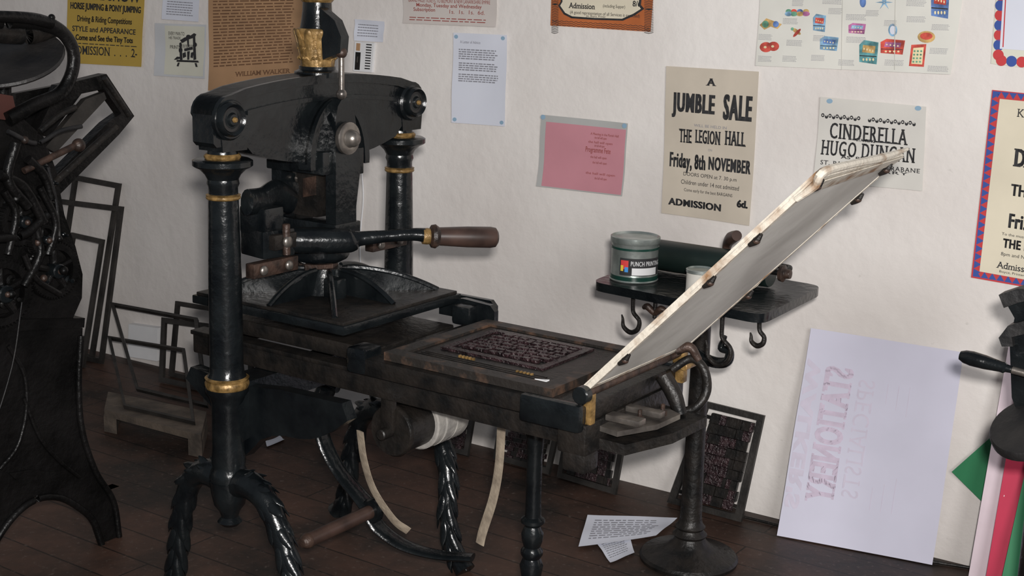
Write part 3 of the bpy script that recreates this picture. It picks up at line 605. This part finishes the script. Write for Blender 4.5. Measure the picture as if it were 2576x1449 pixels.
hg.cyl((-1.462,2.44,.775),(-1.462,2.93,.775),.011,RUST); hg.cyl((-1.465,2.425,.772),(-1.465,2.45,.772),.02,BLK); hg.box((-1.475,2.455,.70),(-1.452,2.475,.77),GOLD,.003); hg.box((-1.475,2.87,.70),(-1.445,2.895,.785),GOLD,.003); hg.cyl((-1.44,2.86,.745),(-1.44,2.92,.745),.010,GOLD)
hg.obj("tympan_hinge",press,"iron hinge with brass plates")
br=M(BLKM)
br.box((-1.46,2.53,.692),(-1.375,2.565,.706),STEEL,.003); br.box((-1.46,2.62,.690),(-1.37,2.645,.704),STEEL,.003); br.prism([(-1.46,2.51,.672),(-1.41,2.50,.672),(-1.365,2.60,.672),(-1.36,2.70,.672),(-1.40,2.72,.672),(-1.46,2.66,.672)],(0,0,.012),STEEL,.003)
br.prism([(-1.46,2.51,.655),(-1.40,2.52,.65),(-1.355,2.66,.65),(-1.35,2.82,.65),(-1.46,2.82,.655)],(0,0,-.025),None,.006)
for q in ((-1.41,2.60,.684),(-1.39,2.67,.684)): br.rev([(0,0),(.011,0),(.011,.009),(.005,.011),(.005,.025),(0,.027)],q,mt=RUST,n=8)
br.tube([(-1.46,2.84,.74),(-1.42,2.86,.77),(-1.385,2.86,.75),(-1.375,2.86,.70),(-1.39,2.84,.66),(-1.44,2.82,.635)],[.010,.010,.011,.012,.011,.010]); br.tube([(-1.45,2.78,.74),(-1.42,2.78,.70),(-1.40,2.78,.655)],[.020,.02,.016]); br.tube([(-1.45,2.84,.79),(-1.42,2.85,.80),(-1.40,2.86,.77)],[.012,.012,.009],RUST); br.cyl((-1.42,2.66,.618),(-1.42,2.80,.618),.022)
br.obj("gallows_bracket",press,"iron and steel bracket at the end of the bed")
# forme on bed
fm=empty("type_forme",(-1.79,2.68,.743),"inky rectangular type forme with rusty rim lying on bed","type forme")
q=M(WOODR); qq=[Vector((-2.035,2.88,.743)),Vector((-1.555,2.88,.743)),Vector((-1.555,2.455,.743)),Vector((-2.035,2.455,.743))]
q.frameq(qq,.040,.020,(0,0,1)); q.obj("chase_rim",fm)
q=M(FORM); q.box((-1.995,2.495,.743),(-1.595,2.84,.757),BLKM,.001)
for i in range(4): q.box((-1.985+i*.004,2.50+i*.012,.757),(-1.61-i*.004,2.505+i*.012,.760),BLKM,.001)
q.frameq([Vector((-1.96,2.81,.757)),Vector((-1.66,2.81,.757)),Vector((-1.66,2.58,.757)),Vector((-1.96,2.58,.757))],.02,.006,(0,0,1),FORM)
for j in range(7):
    y=2.62+j*.024; x=-1.93+random.random()*.03
    while x<-1.70:
        w=random.uniform(.008,.03); q.box((x,y,.757),(x+w,y+.015,.764+random.random()*.003),FORM,.002); x+=w+.004
for x,y in ((-1.88,2.545),(-1.70,2.525)):
    for k in range(5): q.box((x+k*.010,y,.757),(x+k*.010+.005,y+.008,.764),GOLD,.001)
q.prism([(-1.63,2.50,.7572),(-1.60,2.515,.7572),(-1.602,2.50,.7572)],(0,0,.006),WHT,.001)
q.obj("type_matter",fm,"inky raised printing type")
# ============================================================ INK TABLE
PX,PY=-1.66,3.40
tb=empty("pedestal_ink_table",(PX,PY,0),"black iron pedestal ink table with small tray top","table")
q=M(BLK); q.rev([(0,0),(.142,0),(.144,.010),(.138,.018),(.108,.026),(.084,.034),(.062,.046),(.048,.062),(.044,.072),(.050,.080),(.042,.088),(.038,.096),(.044,.104),(.036,.112),(.032,.13),(.030,.2),(.027,.5),(.025,.77),(.040,.795),(.06,.81),(0,.81)],(PX,PY,0),n=40,mt=BLKM); q.obj("pedestal",tb)
tz=.812
def rc(cs,r=.03):
    out=[]; n=len(cs)
    for i in range(n):
        c=Vector(cs[i]); a=(Vector(cs[i-1])-c).normalized(); b=(Vector(cs[(i+1)%n])-c).normalized()
        for k in range(5):
            t=k/4; out.append((c+a*r*(1-t)**2+b*r*t**2))
    return out
tc_=[(-1.895,3.175,tz),(-1.360,3.125,tz),(-1.375,3.555,tz),(-1.93,3.595,tz)]
q=M(BLK); q.prism(rc(tc_,.045),(0,0,.024),None,.006); q.box((-1.80,3.30,.785),(-1.50,3.34,.812)); q.box((-1.80,3.44,.785),(-1.50,3.48,.812)); q.obj("tray_top",tb)
def hook(x,y,s=1,zz=.812):
    h_=M(BLKM); h_.tube([(x,y,zz),(x,y,zz-.03*s),(x+.003,y,zz-.055*s),(x+.022*s,y,zz-.075*s),(x+.018*s,y,zz-.10*s),(x-.004*s,y,zz-.112*s),(x-.026*s,y,zz-.10*s),(x-.03*s,y,zz-.078*s),(x-.034*s,y,zz-.066*s)],[.007,.006,.006,.006,.007,.007,.006,.004,.002],None,n=10); h_.obj("hanging_hook",tb)
hook(-1.785,3.22); hook(-1.40,3.20,.7); hook(-1.50,3.19,1.3)
q=M(BLKM); q.cyl((-1.70,3.19,.76),(-1.70,3.19,.812),.006); q.tube([(-1.735,3.19,.785),(-1.72,3.185,.79),(-1.70,3.19,.775),(-1.68,3.185,.79),(-1.665,3.19,.785)],[.006,.010,.008,.010,.006],RUST); q.obj("wing_screw",tb)
q=M(BLK); q.tube([(PX,PY-.03,.63),(PX+.07,PY-.06,.625),(PX+.12,PY-.08,.64),(PX+.125,PY-.08,.67),(PX+.10,PY-.08,.675),(PX+.11,PY-.08,.71)],[.016,.016,.014,.012,.010,.006]); q.obj("side_bracket",tb)
# tins
zt=tz+.0245
tcx,tcy=-1.820,3.28
ti=empty("ink_tin",(tcx,tcy,zt),"round silver tin of printing ink with black and white label","tin")
tr=.066; th_=.118
q=M(TIN); q.rev([(0,0),(tr,0),(tr+.002,.003),(tr,.007),(tr-.001,.01),(tr-.001,th_-.014),(tr+.001,th_-.010),(0,th_-.01)],(tcx,tcy,zt),n=40); q.rev([(tr+.0006,.004),(tr+.0006,.017)],(tcx,tcy,zt),n=40,mt=INKG); q.rev([(tr+.0004,th_-.028),(tr+.0004,th_-.022)],(tcx,tcy,zt),n=40,mt=INKG); q.obj("tin_body",ti)
q=M(TIN); q.rev([(tr+.002,th_-.012),(tr+.003,th_-.010),(tr+.003,th_+.004),(tr-.001,th_+.006),(tr-.006,th_+.001),(0,th_+.0005)],(tcx,tcy,zt),n=40); q.obj("tin_lid",ti)
lb=M(INK); ctr=Vector((tcx,tcy,zt)); ca=math.atan2(C.y-tcy,C.x-tcx)
def lpt(s,z,o): a=ca+s/tr; return ctr+Vector((math.cos(a)*(tr+o),math.sin(a)*(tr+o),z))
def lrect(s0,s1,z0,z1,mt,o):
    t=bmesh.new(); N=16; g=[[t.verts.new(lpt(s0+(s1-s0)*i/N,z,o)) for i in range(N+1)] for z in (z0,z1)]
    for i in range(N): t.faces.new((g[0][i],g[0][i+1],g[1][i+1],g[1][i]))
    lb._add(t,mt)
lrect(-.042,.085,.022,.070,INK,.0009); lrect(-.006,.070,.024,.044,WHT,.0016)
lrect(-.038,-.016,.040,.064,mat("red_print",(.6,.05,.05)),.0016); lrect(-.038,-.030,.034,.050,mat("yellow_print",(.7,.5,.05)),.0022); lrect(-.026,-.016,.032,.046,mat("blue_print",(.05,.25,.6)),.0026)
vs,fs=textmesh("PUNCH PRINTING",.0,space=1.08,fat=.015); x1=max(v.x for v in vs); t=bmesh.new(); bv=[t.verts.new(lpt(-.010+.092*v.x/x1,.050+.013*v.y/.7,.0024)) for v in vs]
for fc in fs:
    try: t.faces.new([bv[i] for i in fc])
    except ValueError: pass
lb._add(t,WHT)
lb.obj("tin_label",ti,"black label with white lettering",60)
q=M(paper("white_tin_label",(.62,.60,.55))); q.rev([(0,0),(.038,0),(.039,.004),(.038,.01),(.038,.056)],(-1.60,3.25,zt),n=32); q.rev([(.038,.055),(.040,.057),(.040,.064),(.036,.066),(.033,.062),(0,.062)],(-1.60,3.25,zt),n=32,mt=TIN); top(q.obj("small_ink_tin"),"small white tin with metal lid on ink table","tin")
# roller
ro_=empty("ink_roller",(-1.62,3.47,zt),"dark green hand ink roller with brown wooden handle","ink roller")
q=M(RUBB); q.rev([(0,0),(.042,0),(.044,.003),(.044,.36),(.042,.364),(0,.364)],(-1.84,3.43,zt+.046),(1,.0,0),n=28); q.obj("roller_cylinder",ro_)
q=M(BLKM); q.cyl((-1.86,3.43,zt+.046),(-1.42,3.43,zt+.046),.008); q.tube([(-1.85,3.43,zt+.046),(-1.855,3.48,zt+.05),(-1.81,3.50,zt+.05),(-1.66,3.50,zt+.052),(-1.48,3.50,zt+.05),(-1.445,3.48,zt+.05),(-1.445,3.43,zt+.046)],.008); q.rev([(0,0),(.022,0),(.024,.01),(.014,.014),(.012,.03),(0,.032)],(-1.45,3.43,zt+.046),(1,0,0),mt=RUST); q.obj("roller_frame",ro_)
q=M(WOODG); q.tube([(-1.65,3.50,zt+.052),(-1.645,3.50,zt+.09),(-1.62,3.47,zt+.115),(-1.59,3.44,zt+.13)],[.010,.014,.018,.015]); q.obj("roller_handle",ro_)
# ============================================================ chases leaning left
def chase(q,w,label,matter=False,thick=.014,name="metal_chase",group="iron chases leaning on wall",mt=None):
    q=[Vector(p) for p in q]; nr=(q[1]-q[0]).cross(q[3]-q[0]).normalized()
    if nr.dot(Wn)<0: nr=-nr
    if not matter:
        c=M(mt or CHASE); c.frameq(q,w,thick,nr); return top(c.obj(name),label,"metal frame",group)
    e=empty(name,(q[2]+q[3])/2,label,"metal frame",group)
    c=M(mt or CHASE); bl=c.frameq(q,w,thick,nr); c.obj("chase_rim",e)
    t_=M(FORM,BLKM)
    rows=9
    for j in range(rows):
        v0=.09+j*.84/rows; u=.14+random.choice((0,.05,.09))
        while u<.86:
            du=random.uniform(.05,.2); u1=min(u+du,.88-random.choice((0,.03)))
            if u1-u<.02: break
            t_.prism([bl(u,v0),bl(u1-.006,v0),bl(u1-.006,v0+.84/rows-.006),bl(u,v0+.84/rows-.006)],nr*(thick*random.uniform(.6,1.1)),random.choice((FORM,BLKM)),.001); u=u1
    for s0 in (.12,.86): t_.prism([bl(.06,s0-.0),bl(.94,s0),bl(.94,s0+.03),bl(.06,s0+.03)],nr*thick*.6,BLKM,.001)
    t_.obj("type_matter",e); return e
Z=.002
chase([wl(190,440,.02),wl(307,462,.02),zp(238,905,Z),zp(125,880,Z)],.022,"tall narrow black iron chase leaning on wall")
chase([wl(150,500,.05),wl(313,520,.05),zp(262,915,Z),zp(110,885,Z)],.022,"large black iron chase leaning against other chases")
chase([wl(185,585,.09),wl(265,603,.09),zp(215,925,Z),zp(130,900,Z)],.02,"small tall black iron chase behind machine")
rz=.085
rk=M(RACK)
k=[zp(272,985,rz),zp(520,1035,rz),zp(505,1095,rz),zp(262,1030,rz)]
rk.prism(k,(0,0,-.025),None,.003)
for a_,b_ in ((0,3),(1,2)):
    c0=k[a_]+(k[1-a_]-k[a_])*.06; c1=k[b_]+(k[5-b_]-k[b_])*.06
    d=(k[1]-k[0]).normalized()*.03
    rk.prism([c0-d+Vector((0,0,-.025)),c0+d+Vector((0,0,-.025)),c1+d+Vector((0,0,-.025)),c1-d+Vector((0,0,-.025))],(0,0,-.058),None,.003)
top(rk.obj("wooden_rack"),"low worn wooden rack holding iron chases","rack")
chase([wl(447,757,.015),wl(560,775,.015),zp(560,975,Z),zp(430,945,Z)],.018,"black iron chase leaning behind press column")
chase([wl(412,800,.05),wl(640,830,.05),zp(640,1012,Z),zp(405,962,Z)],.022,"wide black iron chase behind press column")
chase([wl(280,766,.10),wl(500,806,.10),zp(525,1028,rz+.002),zp(345,985,rz+.002)],.022,"black iron chase tilted on wooden rack")
chase([wl(272,852,.18),wl(467,884,.18),zp(492,1070,rz+.002),zp(312,1028,rz+.002)],.02,"front black iron chase standing on wooden rack")
# right chases with type
chase([wl(1775,1008,.02),wl(1926,1045,.02),zp(1868,1312,Z),zp(1682,1262,Z)],.02,"black iron chase filled with inky type",True)
chase([wl(1440,1000,.02),wl(1590,1030,.02),zp(1552,1245,Z),zp(1405,1200,Z)],.018,"dark chase of type standing below bed",True)
chase([wl(1262,1040,.03),wl(1415,1060,.03),zp(1385,1195,Z),zp(1245,1155,Z)],.018,"small dark chase of type beneath bed",True)
chase([wl(1090,1010,.03),wl(1200,1030,.03),zp(1180,1150,Z),zp(1065,1120,Z)],.018,"small dark chase of type behind curved leg",True)
# ============================================================ papers
def fpaper(px,label,name="loose_printed_sheet",z=.003,lines=8):
    w=[zp(x,y,z) for x,y in px]; q=Poster(px,WPAP,world=w,nrm=Vector((0,0,1)),wave=.0015)
    if lines:
        for k in range(lines):
            v=.15+k*.7/lines; u=.1
            while u<.8:
                e=u+random.uniform(.03,.1); q.polyuv([(u,v),(e,v),(e,v+.03),(u,v+.03)],INKS,.001); u=e+.02
    q.done(name,label,"paper")
fpaper([(1500,1368),(1580,1338),(1596,1394),(1535,1418)],"white printed sheet lying under another on floor",z=.003)
fpaper([(1478,1298),(1704,1306),(1650,1350),(1455,1378)],"white printed sheet lying on dark floorboards",z=.009,lines=9)
fpaper([(668,1112),(704,1098),(716,1108),(672,1127)],"small white paper scrap on floor","paper_scrap",lines=0)
# stationery sheet
pxs=[(2042,825),(2426,886),(2347,1420),(1957,1346)]
w=[wl(*pxs[0],.02),wl(*pxs[1],.02),zp(*pxs[2],.003),zp(*pxs[3],.003)]
nr=(w[3]-w[0]).cross(w[1]-w[0]).normalized(); nr=nr if nr.dot(Wn)>0 else -nr
LAV=paper("lavender_white_sheet",(.60,.59,.70),.03); PK1=mat("faint_pink_ink",(.57,.49,.60),.9,0,.08,scale=30); PK2=mat("pale_pink_ink",(.59,.545,.65),.9,0,.04,scale=30)
p=Poster(pxs,LAV,world=w,nrm=nr,wave=.003)
p.text("STATIONERY",0,0,0,0,PK1,.02,uvbox=(.14,.16,.33,.81),space=1.1,serif=True,fat=.04); p.text("WALKER'S",0,0,0,0,PK2,.05,uvbox=(.01,.14,.11,.86),space=1.05); p.text("SPECIALISTS",0,0,0,0,PK2,.0,uvbox=(.37,.20,.48,.76),space=1.1,serif=True)
for u in (.56,.63,.70): p.polyuv([(u,.2),(u+.004,.2),(u+.004,.8),(u,.8)],PK2,.001)
p.done("leaning_poster_sheet","large lavender white sheet with faint mirrored pink lettering","sheet")
# boards at right
GRN=mat("green_card",(.02,.17,.07),.6,0,.06); REDC=mat("crimson_card",(.48,.02,.065),.6,0,.06); LPK=mat("pale_pink_card",(.66,.55,.6),.6,0,.05)
def board(ptsw,mt,thick=.004):
    q=[Vector(v) for v in ptsw]; n_=(q[1]-q[0]).cross(q[3]-q[0]).normalized(); n_=n_ if n_.dot(Wn)>0 else -n_
    b=M(mt); b.prism(q,n_*thick,None,.0); return b,n_,q
b,_,_=board([wl(2395,1186,.015),wl(2492,1100,.015),wl(2620,1200,.015),wl(2510,1300,.015)],GRN); top(b.obj("green_card_sheet"),"green card tucked behind leaning boards","card")
b,n_,q=board([wl(2538,870,.03),wl(2760,900,.03),zp(2700,1530,Z),zp(2432,1478,Z)],LPK); top(b.obj("pale_pink_board"),"pale pink board leaning against wall","board")
b,n_,q=board([wl(2566,950,.06),wl(2780,980,.06),zp(2730,1560,Z),zp(2470,1515,Z)],REDC)
def bq(u,v,o): return (q[0]*(1-u)+q[1]*u)*(1-v)+(q[3]*(1-u)+q[2]*u)*v+n_*o
for (u0,v0,u1,v1) in ((.06,.52,.075,.66),(.045,.52,.09,.527),(.10,.54,.11,.68),(.05,.70,.10,.708),(.05,.72,.10,.728),(.05,.74,.10,.748)):
    b.prism([bq(u0,v0,.0045),bq(u1,v0,.0045),bq(u1,v1,.0045),bq(u0,v1,.0045)],n_*.001,WHT,0)
top(b.obj("crimson_board"),"crimson board with white marks leaning on wall","board")
b,n_,q=board([wl(2590,1140,.13),wl(2780,1180,.13),zp(2740,1600,Z),zp(2498,1556,Z)],GRN); top(b.obj("green_board"),"green board leaning in front of crimson board","board")
# ============================================================ LEFT JOBBING PRESS (side frame faces +X)
lm=empty("treadle_platen_press",(-3.25,2.3,0),"large black treadle platen press with gears and roller arms","printing press")
XB=-3.08
def xq(pts,X=XB): return [xp(x,y,X) for x,y in pts]
def clampz(pts): return [Vector((p.x,p.y,max(p.z,.0))) for p in pts]
q=M(MACH)
q.prism(clampz(xq([(-120,830),(208,825),(203,1000),(214,1100),(240,1180),(280,1250),(298,1300),(306,1362),(262,1376),(250,1330),(222,1285),(180,1255),(130,1243),(80,1252),(35,1285),(0,1330),(-30,1400),(-50,1480),(-120,1500)])),(-.035,0,0),None,.006)
q.tube(xq([(-40,1420),(0,1345),(45,1288),(95,1255),(150,1252),(200,1278),(235,1312),(256,1370)],XB+.005),.010)
q.tube(xq([(204,845),(198,960),(206,1080),(240,1185),(285,1260),(300,1350)],XB+.004),.009)
q.tube(xq([(20,870),(60,940),(66,1030),(45,1120),(0,1180)],XB+.003),.006)
q.tube(xq([(60,1000),(100,1100),(150,1160),(200,1200)],XB+.003),.006)
q.prism(xq([(20,1190),(80,1180),(140,1188),(150,1200),(120,1206),(40,1208)],XB+.002),(.004,0,0),None,.002)
q.prism(clampz(xq([(-120,830),(200,825),(195,1000),(200,1090),(180,1180),(60,1200),(-120,1230)],XB-.04)),(-.28,0,0),None,.008)
q.prism(xq([(-120,808),(214,800),(212,824),(-120,842)],XB+.01),(-.34,0,0),None,.006)
q.prism(clampz(xq([(236,1185),(275,1240),(306,1362),(262,1376),(245,1310),(215,1260)],XB-.32)),(-.035,0,0),None,.005)
q.obj("cast_base",lm)
q=M(MACH)
q.prism(xq([(-120,290),(60,300),(110,345),(142,430),(162,540),(190,620),(208,690),(206,750),(184,800),(-120,826)]),(-.03,0,0),None,.008)
q.prism(xq([(-120,360),(20,380),(70,440),(95,560),(95,690),(60,780),(-120,810)],XB+.03),(-.12,0,0),None,.01)
q.prism(xq([(-120,320),(50,330),(100,400),(132,520),(160,640),(186,760),(-120,800)],XB-.05),(-.22,0,0),None,.01)
for k in range(34):
    x=random.uniform(-10,190); y=random.uniform(400,780)
    if x>115+(y-400)*.24: continue
    c=xp(x,y,XB+.03); r=random.uniform(.006,.016); q.rev([(0,0),(r,0),(r,.015),(r*.5,.018),(r*.5,.03),(0,.032)],c,(1,0,0),n=14,mt=random.choice((MACH,MACH,BLK)))
q.obj("machine_body",lm)
def gear(cx,cy,rpx,X,n,name="gear_wheel",sp=5):
    c=xp(cx,cy,X); r=rpx*.00105; g_=M(MACH); outer=[]
    for i in range(n):
        for k_,rr_ in ((0,.94),(.25,.94),(.4,1.),(.6,1.),(.75,.94)):
            a=2*math.pi*(i+k_)/n; outer.append((math.cos(a)*rr_*r,math.sin(a)*rr_*r))
    t=bmesh.new(); N=len(outer)
    ra=[t.verts.new(c+Vector((0,y,z))) for y,z in outer]; rb=[t.verts.new(v.co+Vector((.022,0,0))) for v in ra]
    ri=[t.verts.new(c+Vector((0,math.cos(2*math.pi*i/N)*r*.72,math.sin(2*math.pi*i/N)*r*.72))) for i in range(N)]; rj=[t.verts.new(v.co+Vector((.022,0,0))) for v in ri]
    for i in range(N):
        j=(i+1)%N
        t.faces.new((ra[i],ra[j],rb[j],rb[i])); t.faces.new((ri[i],rj[i],rj[j],ri[j])); t.faces.new((rb[i],rb[j],rj[j],rj[i])); t.faces.new((ra[i],ri[i],ri[j],ra[j]))
    g_._add(t)
    for i in range(sp):
        a=2*math.pi*i/sp+.3; g_.tube([c+Vector((.011,0,0)),c+Vector((.011,math.cos(a)*r*.8,math.sin(a)*r*.8))],r*.12,n=8)
    g_.cyl(c,c+Vector((.04,0,0)),r*.26,BLK); g_.sph(c+Vector((.04,0,0)),.008,RUST); g_.obj(name,lm)
gear(128,678,74,XB+.035,54); gear(45,555,62,XB+.045,40); gear(-5,735,86,XB+.05,50); gear(100,600,40,XB+.07,28)
q=M(MACH); q.tube(xq([(-90,52),(40,50),(110,58),(160,85),(184,130),(180,185),(150,235),(90,262),(20,300)],XB+.06),[.018,.018,.017,.015,.015,.015,.015,.015,.016],None,flat=(1.2,1)); q.tube(xq([(-60,40),(60,44),(130,58)],XB+.10),.014,None); q.tube(xq([(-60,80),(70,88),(140,70)],XB),.024,BLKM)
for x,y in ((20,42),(60,44),(100,45),(130,44)): q.sph(xp(x,y,XB+.10),.009)
q.obj("roller_arm",lm)
q=M(BLKD); c0=xp(10,150,XB-.02); q.rev([(0,0),(.15,0),(.154,.006),(.15,.012),(.10,.012),(.03,.014),(0,.02)],c0,(.25,-.35,.9),n=40); q.cyl(c0,c0+Vector((-.02,0,-.16)),.02,MACH); q.obj("ink_disc",lm,"round iron ink disc")
q=M(MACH)
q.prism(xq([(150,215),(268,186),(338,292),(300,338),(120,520),(90,490),(270,310),(305,285),(262,224),(205,236),(125,345),(95,330)],XB-.02),(-.035,0,0),None,.005)
q.prism(xq([(215,250),(262,232),(268,248),(140,385),(115,370)],XB),(-.02,0,0),CHASE,.003)
q.prism(xq([(40,235),(150,214),(200,235),(125,330),(40,340)],XB-.07),(-.02,0,0),None,.004)
q.tube(xq([(95,500),(180,420),(292,318)],XB),.010,BLKM); q.tube(xq([(262,196),(325,290)],XB),.008,BLKM)
q.obj("platen_frame",lm,"angled iron platen frame")
q=M(MACH)
for P_,r,mt in (([(60,430),(130,395),(198,362)],.009,RUST),([(100,470),(140,560),(120,640)],.010,MACH),([(20,330),(90,360),(150,330),(205,318)],.006,BLKD),([(0,440),(60,470),(110,560)],.013,MACH),([(-10,600),(60,590),(120,540)],.012,MACH),([(55,760),(35,900),(5,1010),(-20,1080)],.002,BLKD),([(40,360),(20,450),(70,520)],.014,MACH),([(90,560),(100,640),(60,720)],.011,MACH),([(120,420),(140,500),(150,600)],.004,BLKD),([(60,640),(90,700),(150,740)],.008,MACH),([(10,480),(40,540),(20,640)],.010,MACH),([(100,330),(150,290),(190,270)],.008,BLKM),([(70,400),(110,440),(130,500)],.012,MACH)):
    q.tube(xq(P_,XB+.09),r,mt)
for x,y,r in ((198,365,.018),(62,352,.010),(110,700,.010),(28,740,.012),(160,680,.012),(40,500,.012),(95,610,.010),(150,600,.008)): q.sph(xp(x,y,XB+.09),r,RUST if r in(.018,.010) else MACH)
q.prism(xq([(-40,230),(20,240),(30,285),(0,300),(-40,295)],XB+.03),(.02,0,0),mat("dull_red_iron",(.05,.014,.010),.6),.004)
q.obj("linkage_rods",lm,"oily rods and pins")
# ============================================================ RIGHT MACHINE
rm=empty("iron_bench_machine",(-.60,3.0,0),"black iron machine with dark turned crank handle","machine")
Yr=3.05
def yq(pts,Y): return [yp(x,y,Y) for x,y in pts]
q=M(BLKM); pb=yp(2640,1100,Yr); q.rev([(0,0),(.16,0),(.16,.02),(.06,.05),(.045,.1),(.045,.6),(.06,.62),(0,.62)],(pb.x,Yr+.06,0)); q.obj("pedestal",rm)
q=M(BLK); q.prism(yq([(2532,738),(2700,730),(2700,1060),(2560,1040),(2545,1000),(2540,870),(2552,800),(2535,770)],Yr),(0,.07,0),None,.008)
q.prism(yq([(2512,742),(2560,726),(2600,728),(2600,752),(2560,762),(2525,775)],Yr-.02),(0,.05,0),BLKD,.004); q.prism(yq([(2512,850),(2535,820),(2600,800),(2600,835),(2545,848),(2548,872),(2520,872)],Yr-.02),(0,.05,0),BLKD,.004)
q.obj("machine_frame",rm)
q=M(STEEL); c=yp(2600,1090,Yr-.04); q.rev([(0,0),(.085,0),(.09,.004),(.09,.02),(.086,.026),(0,.03)],c,(-.25,-.5,.83),n=40,mt=BLKD); q.obj("round_plate",rm,"round steel plate")
a=yp(2412,893,Yr-.05); b=yp(2545,930,Yr-.05); d=(b-a); L=d.length
q=M(BLK); q.rev([(0,0),(.010,.003),(.015,.014),(.017,.03),(.016,L*.5),(.012,L*.8),(.013,L*.86),(.009,L*.9),(.008,L)],a,d); q.cyl(b,b+d.normalized()*.06,.008,STEEL); q.obj("crank_handle",rm,"dark turned crank handle")
# ============================================================ lights
def area(name,loc,tgt,size,sy,power,col):
    l=bpy.data.lights.new(name,'AREA'); l.shape='RECTANGLE'; l.size=size; l.size_y=sy; l.energy=power; l.color=col
    o=bpy.data.objects.new(name,l); COL.objects.link(o); o.location=loc; o.rotation_euler=(Vector(tgt)-Vector(loc)).to_track_quat('-Z','Y').to_euler()
area("window_light",(2.6,-1.2,2.4),(-1.6,3.4,1.1),1.8,1.5,155,(1,.985,.97))
area("flash",(.1,-.05,1.80),(-1.9,3.2,.9),.12,.08,115,(1,.965,.93))
w=bpy.data.worlds.new("world"); SC.world=w; w.use_nodes=True; w.node_tree.nodes["Background"].inputs["Color"].default_value=(.8,.88,1,1); w.node_tree.nodes["Background"].inputs["Strength"].default_value=.13
